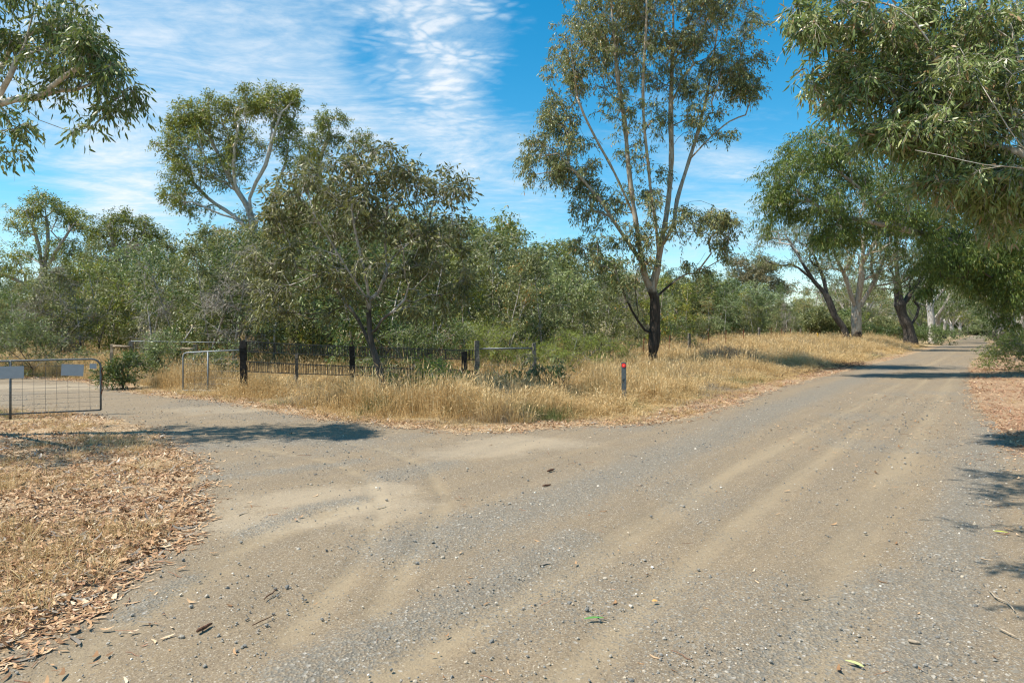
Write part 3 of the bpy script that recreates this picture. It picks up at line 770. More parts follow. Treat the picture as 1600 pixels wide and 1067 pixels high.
# ---- near gum at the right with big hanging leaves
limbs = [[(10.4, 10.2, -.1), (10.3, 10.2, 1.5), (10.0, 10.2, 2.6), (9.6, 10.1, 3.4)],
         [(9.6, 10.1, 3.4), P(1640, 270, 9.6), P(1600, 232, 8.7), P(1575, 200, 8.4), P(1550, 160, 8.3), P(1520, 110, 8.7), P(1480, 40, 9.2)],
         [(10.0, 10.2, 2.6), P(1700, 285, 9.4), P(1600, 263, 8.5), P(1540, 258, 8.2), P(1480, 245, 8.0), P(1430, 235, 8.0)],
         [(9.6, 10.1, 3.4), (9.2, 10.0, 5), (8.2, 9.8, 6.6), (7.0, 9.5, 7.6), (5.6, 9.2, 7.6), (4.6, 9.0, 7.0)],
         [P(1600, 232, 8.7), P(1520, 190, 9.2), P(1440, 150, 9.4), P(1380, 130, 9.3), P(1330, 135, 9.2)],
         [(8.2, 9.8, 6.6), P(1480, -20, 9.5), P(1400, -10, 9.2), P(1330, -5, 9.0), P(1270, 5, 9)],
         [(9.2, 10, 5), (8.8, 8.5, 5.6), (8.0, 7.2, 6.0), (7.3, 6.0, 5.8)],
         [(8.2, 9.8, 6.6), (5.6, 8.2, 7.4), (3.4, 7.1, 7.2), (1.6, 6.6, 6.6), (.3, 6.3, 6.2)], [(8.0, 7.2, 6.0), (5.0, 5.0, 6.4), (2.4, 3.9, 5.8), (.5, 3.4, 4.7)]]  # two limbs added out of view, reaching left to carry the shadow-casting boughs
clumps = [C(1300, 20, 55, 30, 9.2, 60), C(1370, 60, 60, 45, 9.4, 90), C(1450, 50, 70, 50, 9.6, 110), C(1540, 50, 70, 50, 9.8, 110), C(1340, 120, 55, 30, 9.3, 70), C(1420, 140, 65, 40, 9.4, 100),
          C(1500, 150, 70, 40, 9.5, 110), C(1580, 130, 50, 50, 9.7, 80), C(1400, 205, 50, 25, 9.2, 60), C(1480, 220, 60, 30, 9.2, 80), C(1560, 225, 60, 35, 9.5, 80), C(1570, 285, 55, 25, 9.4, 70), C(1490, 275, 40, 20, 9.1, 44), C(1540, 310, 60, 26, 9.8, 60), C(1590, 330, 40, 34, 10, 60),
          C(1235, 25, 14, 30, 9.0, 9), C(1275, 110, 12, 50, 9.0, 9), C(1262, 50, 14, 40, 9, 12), C(1310, 165, 22, 14, 9.1, 12),
          ((6.8, 9.6, 7.6), (2.0, 1.5, 0.9), 70), ((8.8, 9.9, 6.6), (1.6, 1.8, 1.2), 60), ((7.6, 6.6, 5.9), (.9, 1.0, .5), 30), ((10.2, 9.5, 5.2), (1.4, 1.6, 1.6), 60), ((5.4, 7.2, 6.5), (.7, .7, .3), 12), ((.95, 6.3, 6.2), (.9, .9, .25), 14), ((1.7, 6.9, 6.7), (.7, .8, .25), 10), ((1.5, 5.2, 5.8), (.7, .5, .2), 7), ((.42, 3.15, 4.5), (.35, .3, .2), 8), ((.75, 3.7, 5.0), (.5, .3, .2), 9), ((1.0, 4.6, 5.3), (.4, .4, .2), 7)]  # small end clumps: unseen boughs added to cast shade on the road's right
tree_thing('gum_tree', 'near gum at the top right corner with long hanging leaves', 'tree', limbs, clumps, 0.20, M['leaf_near'], M['bark_pale'], 42,
           n_leaf=36, spread=0.28, droop=0.7, L=0.125, W=0.026, shape=6, seg=.3, tip_r=0.0045, pale=lambda h, r: np.clip((h - .5) / 1.5, .2, 1), twigs=4, bf=.3)

# ---- gum at the left, trunk outside the frame, its crown in the top corner
limbs = [[(-12.6, 10.9, -.1), (-12.5, 10.9, 1.6), (-12.1, 11, 3.0), (-11.3, 11, 4.0)],
         [(-11.3, 11, 4.0), P(-140, 195, 11), P(-60, 178, 11), P(0, 162, 11), P(25, 155, 11), P(62, 152, 11), P(90, 142, 11), P(120, 140, 11), P(165, 125, 11)],
         [(-11.3, 11, 4.0), P(-110, 165, 11.2), P(-20, 165, 11.2), P(0, 148, 11.1), P(15, 120, 11), P(27, 92, 11), P(38, 72, 11), P(50, 30, 11), P(60, -20, 11)],
         [P(25, 155, 11), P(62, 188, 10.8), P(100, 202, 10.8), P(134, 208, 10.8)],
         [P(27, 92, 11), P(70, 75, 11.2), P(110, 50, 11.3)], [P(62, 152, 11), P(100, 120, 10.7), P(140, 95, 10.6)],
         [(-12.1, 11, 3.0), (-12.6, 10.4, 5), (-12, 9.6, 7), (-11, 9, 8)], [P(-140, 195, 11), P(-60, 215, 10.6), P(0, 205, 10.4), P(20, 215, 10.4)],
         [(-11.3, 11, 4.0), (-10.6, 9.6, 5.6), (-10.0, 8.6, 6.6)]]
clumps = [C(60, 10, 55, 26, 11, 52), C(120, 20, 26, 20, 11, 18), C(20, 50, 34, 34, 11, 34), C(85, 60, 40, 30, 11.2, 48), C(140, 70, 28, 26, 10.8, 32), C(170, 90, 26, 22, 10.8, 32), C(195, 125, 22, 24, 10.8, 32),
          C(175, 160, 20, 18, 10.8, 20), C(120, 105, 36, 18, 10.9, 28), C(60, 100, 30, 20, 11, 22), C(142, 208, 10, 6, 10.8, 5), C(60, 158, 10, 6, 11, 4), C(100, 145, 12, 6, 11, 4),
          C(10, 190, 16, 14, 10.5, 10), C(30, 195, 12, 8, 10.5, 6), C(0, 235, 12, 18, 10.4, 9), C(-60, 60, 60, 60, 11, 60), C(-140, 100, 60, 80, 11, 70),
          ((-11.6, 9.6, 7.5), (1.8, 1.8, 1.2), 60), ((-10.0, 8.8, 6.6), (1.2, 1.2, .7), 40), ((-9.0, 10.5, 7.6), (1.6, 1.2, .6), 24), ((-7.6, 10.8, 7.9), (1.1, 1.0, .5), 12), ((-11.2, 9.2, 6.0), (1.5, .9, .5), 40), ((-10.2, 10.0, 5.2), (1.0, .7, .35), 24), ((-12.4, 8.4, 6.6), (1.3, .8, .5), 30), ((-11.4, 9.1, 6.6), (1.3, .5, .3), 32), ((-10.2, 8.3, 6.0), (.9, .4, .25), 18)]  # clumps out of view, some added so their shade falls on the left verge
_c = np.array([0, 0, CH])
limbs = [[_c + (np.array(q) - _c) * .92 for q in L_] for L_ in limbs]; limbs[0][0] = np.array([limbs[0][0][0], limbs[0][0][1], -.1])
clumps = [(_c + (np.array(c_) - _c) * .92, np.array(r_) * .92, n_) for c_, r_, n_ in clumps]
tree_thing('gum_tree', 'gum whose leafy boughs hang into the top left corner', 'tree', limbs, clumps, 0.17, M['leaf_dark'], M['bark_pale'], 43,
           n_leaf=20, spread=0.30, droop=0.9, L=0.12, W=0.03, shape=6, seg=.3, tip_r=0.004, pale=lambda h, r: np.clip((h - .5) / 1.5, .2, 1), twigs=4)

# ------------------------------------------------------------------ thicket of saplings: built once per kind, then copied
def sapling(seed, H, Wd, leaf, bark, n_tips, n_leaf, low=0.15, stems=1, L=.175, W=.052, spread=.42, droop=.5, base_r=.05, dead=False):
    rs = R(seed)
    root = bpy.data.objects.new('sapling', None); COL.objects.link(root)
    limbs = [[np.zeros(3), np.array([rs.uniform(-.1, .1), rs.uniform(-.1, .1), H * .18])]]
    for s in range(stems):
        p = limbs[0][1].copy(); L_ = [p]
        d = rs.normal(0, .12 + .1 * (stems > 1), 2)
        for k in range(4):
            p = p + np.array([d[0] * H * .2 + rs.normal(0, .05), d[1] * H * .2 + rs.normal(0, .05), H * .18])
            L_.append(p)
        limbs.append(L_)
    cls = []
    nk = 7
    for k in range(nk):
        u = low + (1 - low) * (k + .5) / nk
        rad = Wd * (1.0 - 0.55 * abs(u - .55) / .5)
        a = rs.uniform(0, 6.28); q = rs.uniform(0, .45) * rad
        s = limbs[1 + k % stems]; j = min(4, max(0, int(u * 5)))
        cxy = s[j][:2]
        cls.append(((cxy[0] + q * math.cos(a), cxy[1] + q * math.sin(a), u * H * .97), (rad * .85, rad * .85, H * .11 + .12), int(n_tips / nk)))
    build_tree(root, limbs, cls, base_r, M[leaf], M[bark], seed, n_leaf=n_leaf, spread=spread, droop=droop, L=L, W=W, seg=.5, tip_r=.006,
               pale=lambda h, r: np.clip(h / H * .9 + .3, 0, .9), twig_geo=dead, flare=.1)
    return root
SAP = [sapling(101, 6.0, 1.7, 'leaf_grey', 'bark_grey', 224, 20),
       sapling(102, 6.5, 1.5, 'leaf_grey', 'bark_pale', 196, 20, low=.22),
       sapling(103, 5.5, 1.9, 'leaf_olive', 'bark_grey', 233, 20, stems=2),
       sapling(104, 6.0, 1.3, 'leaf_grey', 'bark_grey', 170, 24, low=.3, stems=2),
       sapling(105, 5.0, 1.6, 'leaf_blue', 'bark_pale', 215, 20, low=.1),
       sapling(106, 6.0, 1.6, 'leaf_dark', 'bark_grey', 224, 20, low=.12, stems=2),
       sapling(107, 4.6, 1.2, 'twig_dry', 'bark_grey', 220, 12, low=.2, L=.13, W=.012, dead=True)]
SAPH = [6.0, 6.5, 5.5, 6.0, 5.0, 6.0, 4.6]
SLAB = ['grey green gum sapling in the dense thicket behind the fences', 'slender grey green gum sapling with pale stem in the thicket',
        'olive leaved twin stemmed gum sapling in the thicket', 'sparse grey green gum sapling with bare lower stems in the thicket',
        'bluish leaved gum sapling leafy down to the grass in the thicket', 'dark leaved gum sapling in the thicket shade', 'dry leafless grey sapling among the thicket']
used = [False] * len(SAP)
SLAB = ['grey green sapling', 'slender pale stemmed sapling', 'olive twin stemmed sapling', 'sparse bare legged sapling', 'bluish low leafy sapling', 'dark leaved sapling', 'dry leafless grey sapling']
RANKS = ['front rank', 'second rank', 'third rank', 'rearmost rank']
PLACES = [(150, 'behind the mesh farm gate'), (285, 'behind the timber rails'), (380, 'behind the small gate'), (550, 'behind the left half of the lattice fence'),
          (745, 'behind the right half of the lattice fence'), (880, 'behind the pipe rail'), (1000, 'left of the tallest gum'), (1120, 'just right of the tallest gum'), (9999, 'in the far paddock by the road')]
def copy_tree(o, parent=None):
    c = o.copy(); COL.objects.link(c)
    if parent is not None: c.parent = parent
    for ch in list(o.children): copy_tree(ch, c)
    return c
def put_sap(k, x, y, H, rz, label=None, group=None, wide=1.0, name=None):
    o = SAP[k] if not used[k] else copy_tree(SAP[k])
    used[k] = True
    s = H / SAPH[k]
    o.location = (x, y, hz(x, y) - .05); o.rotation_euler = (0, 0, rz); o.scale = (s * wide, s * wide, s)
    if name: o.name = name
    tag(o, label or SLAB[k], 'sapling', group or 'saplings of the thicket')
    return o
TOPX = [-300, 0, 60, 120, 180, 250, 330, 400, 480, 640, 740, 800, 860, 900, 960, 1080, 1150, 1200, 1250, 1300, 1340]
TOPY = [400, 435, 420, 385, 385, 372, 352, 340, 300, 330, 335, 352, 378, 395, 408, 428, 440, 456, 468, 482, 492]
def min_depth(px):
    return np.interp(px, [-300, 0, 160, 260, 380, 500, 800, 940, 1050, 1130, 1200, 1300, 1340], [30, 30, 29, 26, 22.5, 22.5, 23, 32.5, 44, 52, 62, 78, 84])
rs = R(5)
cnt = 0
for row, (n, d0, d1) in enumerate([(54, 0, 4), (56, 4, 12), (52, 12, 26), (40, 26, 50)]):
    for i in range(n):
        px = -130 + (1470) * (i + rs.uniform(-.4, .9)) / n
        Y = min_depth(px) + rs.uniform(d0, d1)
        if row == 0 and rs.rand() < (.6 if 380 < px < 780 else .3): continue
        x = (px - CX) / F * Y
        topy = np.interp(px, TOPX, TOPY) + (45 if row == 0 else 18 if row == 1 else 0) * rs.uniform(.3, 1.3) + rs.uniform(-14, 24)
        H = (HY - topy) * Y / F + CH - hz(x, Y)
        if H < 1.2: continue
        k = rs.choice(7, p=[.21, .18, .15, .14, .12, .09, .11]) if row < 3 else rs.choice([0, 1, 2, 5])
        wide = 1.0 if H < 8 else 0.85
        place = next(t for lim, t in PLACES if px < lim)
        put_sap(k, x, Y, H, rs.uniform(0, 6.28), wide=wide * rs.uniform(.85, 1.2), label=SLAB[k] + ', ' + RANKS[row] + ' ' + place)
        cnt += 1
for i in range(52):
    px = 985 + 345 * (i + rs.uniform(-.4, .9)) / 52; Y = np.interp(px, [985, 1100, 1330], [50, 62, 84]) + rs.uniform(2, 30)
    x = (px - CX) / F * Y
    H = (HY - np.interp(px, TOPX, TOPY) - rs.uniform(-6, 26)) * Y / F + CH - hz(x, Y)
    put_sap(rs.choice([0, 2, 4, 5]), x, Y, max(2.2, H), rs.uniform(0, 6.28), wide=rs.uniform(1.1, 1.5), label='bushy sapling in the far paddock right of the tallest gum', group='far paddock saplings')

# far trees: the tunnel along the road and the skyline behind the paddock
FT = []
def big_variant(seed, leaf, bark, H=14):
    rs = R(seed)
    root = bpy.data.objects.new('roadside_gum', None); COL.objects.link(root)
    limbs = [[np.zeros(3), np.array([.1, 0, H * .12]), np.array([.2, .1, H * .22])]]
    for s in range(4):
        a = s * 1.57 + rs.uniform(-.5, .5); p = limbs[0][2].copy(); L_ = [p]
        for k in range(3):
            p = p + np.array([math.cos(a) * H * .09, math.sin(a) * H * .09, H * (.12 + .05 * k)]); L_.append(p)
        limbs.append(L_)
    cls = []
    for k in range(10):
        a = rs.uniform(0, 6.28); q = rs.uniform(.1, .33) * H
        cls.append(((math.cos(a) * q, math.sin(a) * q, H * rs.uniform(.35, .92)), (H * .15, H * .15, H * .09), 42))
    build_tree(root, limbs, cls, H * .022, M[leaf], M[bark], seed, n_leaf=22, spread=.8, droop=.8, L=.3, W=.075, seg=1.0, tip_r=.02,
               pale=lambda h, r: np.clip((h - 1) / 2, .3, 1), twig_geo=False)
    return root
FT = [big_variant(201, 'leaf_grey', 'bark_grey'), big_variant(202, 'leaf_dark', 'bark_grey'), big_variant(203, 'leaf_olive', 'bark_pale')]
fused = [False] * 3
def put_far(k, x, y, H, rz, label, group):
    o = FT[k] if not fused[k] else copy_tree(FT[k])
    fused[k] = True
    s = H / 14
    o.location = (x, y, hz(x, y) - .1); o.rotation_euler = (0, 0, rz); o.scale = (s, s, s)
    tag(o, label, 'tree', group)
rs = R(9)
for Y in [100, 112, 126, 140, 158, 180, 205, 240, 280]:
    xl = np.interp(Y, EDGE_Y, EDGE_X)
    put_far(rs.choice([0, 2, 1]), xl - rs.uniform(2, 4), Y, rs.uniform(12, 15), rs.uniform(0, 6), 'distant gum lining the left side of the road', 'gums along the far left roadside')
    put_far(rs.choice([0, 1]), xl - rs.uniform(10, 18), Y + 6, rs.uniform(12, 16), rs.uniform(0, 6), 'distant gum lining the left side of the road', 'gums along the far left roadside')
for Y in [38, 47, 56, 66, 78, 92, 110, 130, 155, 185, 220, 265]:
    xr = np.interp(Y, EDGE_Y, EDGE_X) + 7
    put_far(rs.choice([1, 1, 0]), xr + rs.uniform(-.5, 1.5), Y, rs.uniform(11, 14), rs.uniform(0, 6), 'shady gum lining the right side of the road', 'gums along the right roadside')
    put_far(1, xr + rs.uniform(10, 16), Y + 4, rs.uniform(12, 15), rs.uniform(0, 6), 'shady gum lining the right side of the road', 'gums along the right roadside')
for Y in [300, 312, 326]:
    for dx in (-14, 0, 12):
        put_far(rs.choice([1, 0]), np.interp(Y, EDGE_Y, EDGE_X) + dx + 3, Y, rs.uniform(13, 17), rs.uniform(0, 6), 'distant gum closing the end of the road', 'gums where the road disappears')
for i in range(26):
    px = 1000 + (1460 - 1000) * i / 26 + rs.uniform(-8, 8); Y = rs.uniform(115, 170)
    put_far(rs.choice([0, 1, 2]), (px - CX) / F * Y, Y, (HY - rs.uniform(446, 472)) * Y / F + 1, rs.uniform(0, 6), 'far gum on the skyline behind the paddock saplings', 'skyline gums behind the saplings')
for i in range(16):
    px = -60 + 1100 * i / 16 + rs.uniform(-20, 20); Y = rs.uniform(80, 110)
    put_far(rs.choice([0, 1, 2]), (px - CX) / F * Y, Y, (HY - np.interp(px, TOPX, TOPY) - rs.uniform(25, 50)) * Y / F + 1, rs.uniform(0, 6), 'tall gum deep behind the thicket', 'gums deep behind the thicket')
def bush_variant(seed, leaf):
    rs = R(seed)
    root = bpy.data.objects.new('roadside_bush', None); COL.objects.link(root)
    limbs = [[np.zeros(3), np.array([0, 0, .3])]] + [[np.array([0, 0, .3]), np.array([math.cos(a) * .8, math.sin(a) * .8, 1.2]), np.array([math.cos(a) * 1.4, math.sin(a) * 1.4, 2.0])] for a in (0, 1.3, 2.6, 3.9, 5.2)]
    cls = [((rs.uniform(-1.2, 1.2), rs.uniform(-1.2, 1.2), rs.uniform(.4, 2.2)), (1.0, 1.0, .6), 40) for _ in range(9)]
    build_tree(root, limbs, cls, .08, M[leaf], M['bark_grey'], seed, n_leaf=28, spread=.4, droop=.3, L=.2, W=.06, seg=.6, tip_r=.01, twig_geo=False, names=('stem', 'foliage'), flare=0)
    return root
BV = [bush_variant(251, 'leaf_dark'), bush_variant(252, 'leaf_grey')]
bused = [False, False]
def put_bush(k, x, y, s, label, group):
    o = BV[k] if not bused[k] else copy_tree(BV[k])
    bused[k] = True
    o.location = (x, y, hz(x, y) - .1); o.rotation_euler = (0, 0, rs.uniform(0, 6)); o.scale = (s, s, s * rs.uniform(.8, 1.1))
    tag(o, label, 'shrub', group)
for Y in np.geomspace(46, 290, 16):
    xr = np.interp(Y, EDGE_Y, EDGE_X) + 7.5 + rs.uniform(1.5, 4)
    put_bush(0, xr, Y, rs.uniform(.7, 1.3), 'dark bush under the trees on the right of the road', 'bushes on the right roadside')
    put_bush(rs.choice(2), xr + rs.uniform(4, 8), Y + 2, rs.uniform(1.1, 1.8), 'dark bush under the trees on the right of the road', 'bushes on the right roadside')
for Y in np.geomspace(76, 290, 14):
    xl = np.interp(Y, EDGE_Y, EDGE_X) - rs.uniform(5, 8)
    put_bush(rs.choice(2), xl, Y, rs.uniform(.7, 1.2), 'bush under the far gums on the left of the road', 'bushes on the left roadside')
    put_bush(rs.choice(2), xl - rs.uniform(5, 10), Y, rs.uniform(1, 1.8), 'bush under the far gums on the left of the road', 'bushes on the left roadside')
for i in range(14):
    put_bush(rs.choice(2), np.interp(310, EDGE_Y, EDGE_X) - 22 + i * 3.6, 306 + rs.uniform(-3, 8), rs.uniform(3.2, 5), 'bush closing the end of the road', 'bushes where the road disappears')

# ------------------------------------------------------------------ shrubs
def shrub(name, label, px, Y, Hm, Wm, leaf, seed, tips, n_leaf=26, L=.11, W=.028, droop=.1, spread=.28, stems=5, shape=4, twig=True, group=None):
    rs = R(seed)
    x = (px - CX) / F * Y; z = hz(x, Y) - .03
    b = np.array([x, Y, z])
    limbs = [[b, b + [0, 0, Hm * .12]]]
    for s in range(stems):
        a = s * 6.28 / stems + rs.uniform(-.4, .4); q = Wm * .55
        limbs.append([b + [0, 0, Hm * .12], b + [math.cos(a) * q * .5, math.sin(a) * q * .5, Hm * .45], b + [math.cos(a) * q, math.sin(a) * q, Hm * rs.uniform(.6, .9)]])
    cls = [(tuple(b + [rs.uniform(-.35, .35) * Wm, rs.uniform(-.3, .3) * Wm, Hm * u]), (Wm * .42, Wm * .42, Hm * .2), max(3, tips // 6)) for u in (.2, .35, .5, .6, .72, .82)]
    return tree_thing(name, label, 'shrub', limbs, cls, .03, M[leaf], M['bark_grey'], seed, group, n_leaf=n_leaf, spread=spread, droop=droop, L=L, W=W, seg=.25, tip_r=.004,
                      shape=shape, twig_geo=twig, flare=0, names=('stem', 'foliage'), pale=lambda h, r: np.clip(h, .1, .5))
shrub('shrub', 'rounded dark green shrub between the two gates at the track edge', 192, 19.5, 1.05, 1.15, 'leaf_dark', 301, 130, L=.13)
shrub('shrub', 'big soft green shrub behind the mesh gate', 52, 25.5, 2.4, 3.0, 'leaf_blue', 302, 340, L=.13)
shrub('shrub', 'green shrub beside the timber rails in the middle of the golden grass', 255, 23, 1.6, 1.3, 'leaf_blue', 303, 130)
shrub('shrub', 'low green shrub rising behind the galvanised small gate', 345, 21, 1.3, 1.5, 'leaf_blue', 304, 110)
shrub('shrub', 'glossy dark green shrub in grass under the lattice fence', 672, 16.2, .95, 1.5, 'leaf_lime', 305, 150, L=.09)
shrub('shrub', 'feathery lime green wattle behind the pipe rail', 795, 22, 2.0, 2.4, 'leaf_lime', 306, 260, L=.12, W=.012, n_leaf=36)
shrub('shrub', 'feathery yellowish green wattle right of the pipe rail post', 885, 23, 1.7, 2.3, 'leaf_lime', 307, 230, L=.12, W=.012, n_leaf=36)
shrub('shrub', 'dark green wattle just left of the tallest gum trunk', 968, 27, 1.6, 1.7, 'leaf_willow', 308, 140, L=.12, W=.012, n_leaf=36)
shrub('shrub', 'small bright shrub at the foot of the split paddock post', 1087, 42.5, 2.1, 2.0, 'leaf_willow', 309, 120)
shrub('shrub', 'pale leaved gum seedling sprawling over the pipe rail', 800, 17.6, 1.05, 1.1, 'leaf_young', 310, 34, n_leaf=18, L=.14, W=.036, droop=1.0, shape=6)
shrub('shrub', 'pale leaved gum seedling right of the weathered rail post', 868, 17.2, 1.0, 1.3, 'leaf_grey', 311, 34, n_leaf=18, L=.14, W=.036, droop=1.0, shape=6)
shrub('shrub', 'leafy shrub at the right road edge beside the leaf litter', 1612, 28.5, 1.9, 3.0, 'leaf_willow', 312, 320, L=.12)
shrub('shrub', 'rounded shrub further up the right road edge', 1592, 40, 2.0, 3.0, 'leaf_willow', 313, 200, L=.14)
shrub('shrub', 'dark shrub at the foot of the white trunked roadside gum', 1452, 84, 2.2, 5, 'leaf_dark', 314, 160, L=.3, W=.07, spread=.5)
shrub('shrub', 'dark shrub between the two roadside gums', 1394, 74, 1.6, 3.0, 'leaf_dark', 315, 120, L=.2, W=.05, spread=.4)
shrub('shrub', 'pale green shrub against the far end of the road', 1545, 120, 5, 8, 'leaf_blue', 316, 160, L=.4, W=.1, spread=.8)
shrub('shrub', 'bare grey brush mound in grass behind the marker post', 1150, 30.5, .8, 2.6, 'twig_dry', 317, 260, L=.22, W=.006, n_leaf=30, droop=-.5)
shrub('shrub', 'dark green shrub in deep shade behind the middle of the lattice fence', 660, 20, 2.4, 2.6, 'leaf_dark', 318, 240)
0 and shrub('shrub', 'dark green shrub crowding behind the black lattice end', 480, 21, 1.2, 1.8, 'leaf_dark', 319, 130)

# ------------------------------------------------------------------ scatter by geometry nodes (grass, leaves, stones)
def scatter(name, pts, rot, scl, idx, protos, label=None):
    col = bpy.data.collections.new(name + '_pieces')
    for i, (me, mat) in enumerate(protos):
        if not me.materials: me.materials.append(mat)
        o = bpy.data.objects.new('%s_piece_%02d' % (name, i), me)
        col.objects.link(o)
    me = bpy.data.meshes.new(name)
    me.vertices.add(len(pts)); me.vertices.foreach_set('co', np.ascontiguousarray(pts, np.float32).ravel())
    a = me.attributes.new('rot', 'FLOAT_VECTOR', 'POINT'); a.data.foreach_set('vector', np.ascontiguousarray(rot, np.float32).ravel())
    a = me.attributes.new('scl', 'FLOAT_VECTOR', 'POINT'); a.data.foreach_set('vector', np.ascontiguousarray(scl, np.float32).ravel())
    a = me.attributes.new('idx', 'INT', 'POINT'); a.data.foreach_set('value', np.ascontiguousarray(idx, np.int32))
    me.update()
    o = link(name, me)
    ng = bpy.data.node_groups.new(name + '_nodes', 'GeometryNodeTree')
    ng.interface.new_socket('Geometry', in_out='INPUT', socket_type='NodeSocketGeometry')
    ng.interface.new_socket('Geometry', in_out='OUTPUT', socket_type='NodeSocketGeometry')
    N = ng.nodes; Lk = ng.links
    gi = N.new('NodeGroupInput'); go = N.new('NodeGroupOutput')
    ip = N.new('GeometryNodeInstanceOnPoints')
    ci = N.new('GeometryNodeCollectionInfo'); ci.inputs['Collection'].default_value = col
    ci.inputs['Separate Children'].default_value = True; ci.inputs['Reset Children'].default_value = True
    def na(nm, ty):
        q = N.new('GeometryNodeInputNamedAttribute'); q.data_type = ty; q.inputs['Name'].default_value = nm
        return q.outputs[0]
    Lk.new(gi.outputs[0], ip.inputs['Points']); Lk.new(ci.outputs[0], ip.inputs['Instance'])
    ip.inputs['Pick Instance'].default_value = True
    Lk.new(na('idx', 'INT'), ip.inputs['Instance Index'])
    Lk.new(na('rot', 'FLOAT_VECTOR'), ip.inputs['Rotation'])
    Lk.new(na('scl', 'FLOAT_VECTOR'), ip.inputs['Scale'])
    Lk.new(ip.outputs[0], go.inputs[0])
    md = o.modifiers.new('scatter', 'NODES'); md.node_group = ng
    o['kind'] = 'stuff'
    if label: o['label'] = label
    return o

def grass_mat(name, stops, transl=.3):
    m, t, b = principled(name, 0.7, 0.25)
    at = t.add('ShaderNodeAttribute', attribute_name='rnd')
    oi = t.add('ShaderNodeObjectInfo')
    v = t.math('ADD', t.math('MULTIPLY', at.outputs['Fac'], .6), t.math('MULTIPLY', oi.outputs['Random'], .4))
    c = t.ramp(v, stops)
    t.set(b, 'Base Color', c)
    tr = t.add('ShaderNodeBsdfTranslucent'); t.set(tr, 'Color', c)
    mx = t.add('ShaderNodeMixShader'); t.set(mx, 0, transl)
    t.l.new(b.outputs[0], mx.inputs[1]); t.l.new(tr.outputs[0], mx.inputs[2])
    out = [n for n in t.n if n.type == 'OUTPUT_MATERIAL'][0]
    t.l.new(mx.outputs[0], out.inputs[0])
    return m
M['straw'] = grass_mat('dry straw grass', [(0, (.15, .095, .045)), (.25, (.38, .25, .105)), (.6, (.62, .44, .205)), (1, (.84, .69, .42))])
M['litter'] = grass_mat('fallen gum leaf', [(0, (.11, .06, .032)), (.25, (.30, .165, .08)), (.5, (.48, .29, .15)), (.8, (.62, .44, .27)), (1, (.78, .67, .52))], .08)
M['litter_red'] = grass_mat('fallen reddish leaf', [(0, (.14, .07, .045)), (.4, (.34, .18, .11)), (.8, (.50, .30, .18)), (1, (.65, .5, .36))], .05)

def tuft(seed, n, H, r, wd, lean=.45, head=True):
    rs = R(seed)
    V = []; Fq = []; T3 = []; rv = []
    off = 0
    for i in range(n):
        a = rs.uniform(0, 6.28); q = r * math.sqrt(rs.rand())
        b = np.array([math.cos(a) * q, math.sin(a) * q, -.03])
        a2 = a + rs.normal(0, .9); le = abs(rs.normal(0, lean))
        h = H * rs.uniform(.45, 1.05)
        d = np.array([math.cos(a2), math.sin(a2), 0])
        s = np.array([-d[1], d[0], 0]) if rs.rand() < .5 else norm(np.array([rs.normal(), rs.normal(), 0.1]))
        pts = [b, b + d * h * le * .25 + np.array([0, 0, h * .45]), b + d * h * le * .75 + np.array([0, 0, h * (.82 - .15 * le)]), b + d * h * le * 1.35 + np.array([0, 0, h * (1.0 - .42 * le)])]
        ws = [wd, wd * .8, wd * .55, 0]
        hd = head and rs.rand() < .35
        if hd: ws[2] = wd * .4
        for p, w_ in zip(pts[:3], ws[:3]):
            V += [p - s * w_ / 2, p + s * w_ / 2]
        V.append(pts[3])
        c = rs.rand()
        Fq += [[off, off + 1, off + 3, off + 2], [off + 2, off + 3, off + 5, off + 4]]
        T3.append([off + 4, off + 5, off + 6]); off += 7
        rv += [c] * 7
        if hd:
            m = pts[2] * .35 + pts[3] * .65; e = pts[3] + (pts[3] - pts[2]) * .25
            V += [pts[2] * .6 + pts[3] * .4, m + s * wd * 1.3, e, m - s * wd * 1.3]
            Fq.append([off, off + 1, off + 2, off + 3]); off += 4; rv += [min(1, c * .5 + .5)] * 4
    return new_mesh('tuft', np.array(V), [np.array(Fq), np.array(T3)], dict(rnd=rv))

def wedge_samples(n, ymin, ymax, side, seed, power=1.0, xr=None):
    """random ground points inside the part of the plane the camera (or a step beside it) can see"""
    rs = R(seed)
    u = rs.rand(n) ** power
    y = ymin + (ymax - ymin) * u
    w_ = .79 * y + side
    x = rs.uniform(-1, 1, n) * w_
    return x, y

# tall dry grass
x, y = wedge_samples(90000, 10.5, 75, 1.5, 71, 1.35)
sd, g, t_, p_, b_, l_, red_ = masks(x, y)
edge = -sd
s = bank_s(x, y)
dn = fbm(x * .55, y * .55, 77, 3)
keep = (edge > .15 + .9 * fbm(x * 1.4, y * 1.4, 66, 3)) & ~((x < -1.5) & (y < 13.0) & (x > -30) & (poly_sd(x, y, np.array([(-40, 4), (-40, 13.6), (-8, 13.4), (-5.8, 12.3), (-4.8, 9), (-2, 5), (-2, 0)])) > 0))
rt = s < -3.5
keep &= ~rt
thin = (s > 0) & (x > 2.0) & (edge < 2.2)
dens = np.clip(.12 + 1.5 * sstep(.5, 2.0, edge) * (1.6 * dn - .25), 0, 1)
inforest = y > np.interp((x / y) * F + CX, [-300, 0, 160, 260, 380, 500, 800, 940, 1050, 1130, 1200, 1300, 1340], [30, 30, 29, 26, 22.5, 22.5, 23, 32.5, 44, 52, 62, 78, 84]) + 6
dens = np.where(inforest, dens * .35, dens)
rs = R(72)
keep &= rs.rand(len(x)) < dens
x = x[keep]; y = y[keep]; edge = edge[keep]; dn = dn[keep]; s = s[keep]
n = len(x)
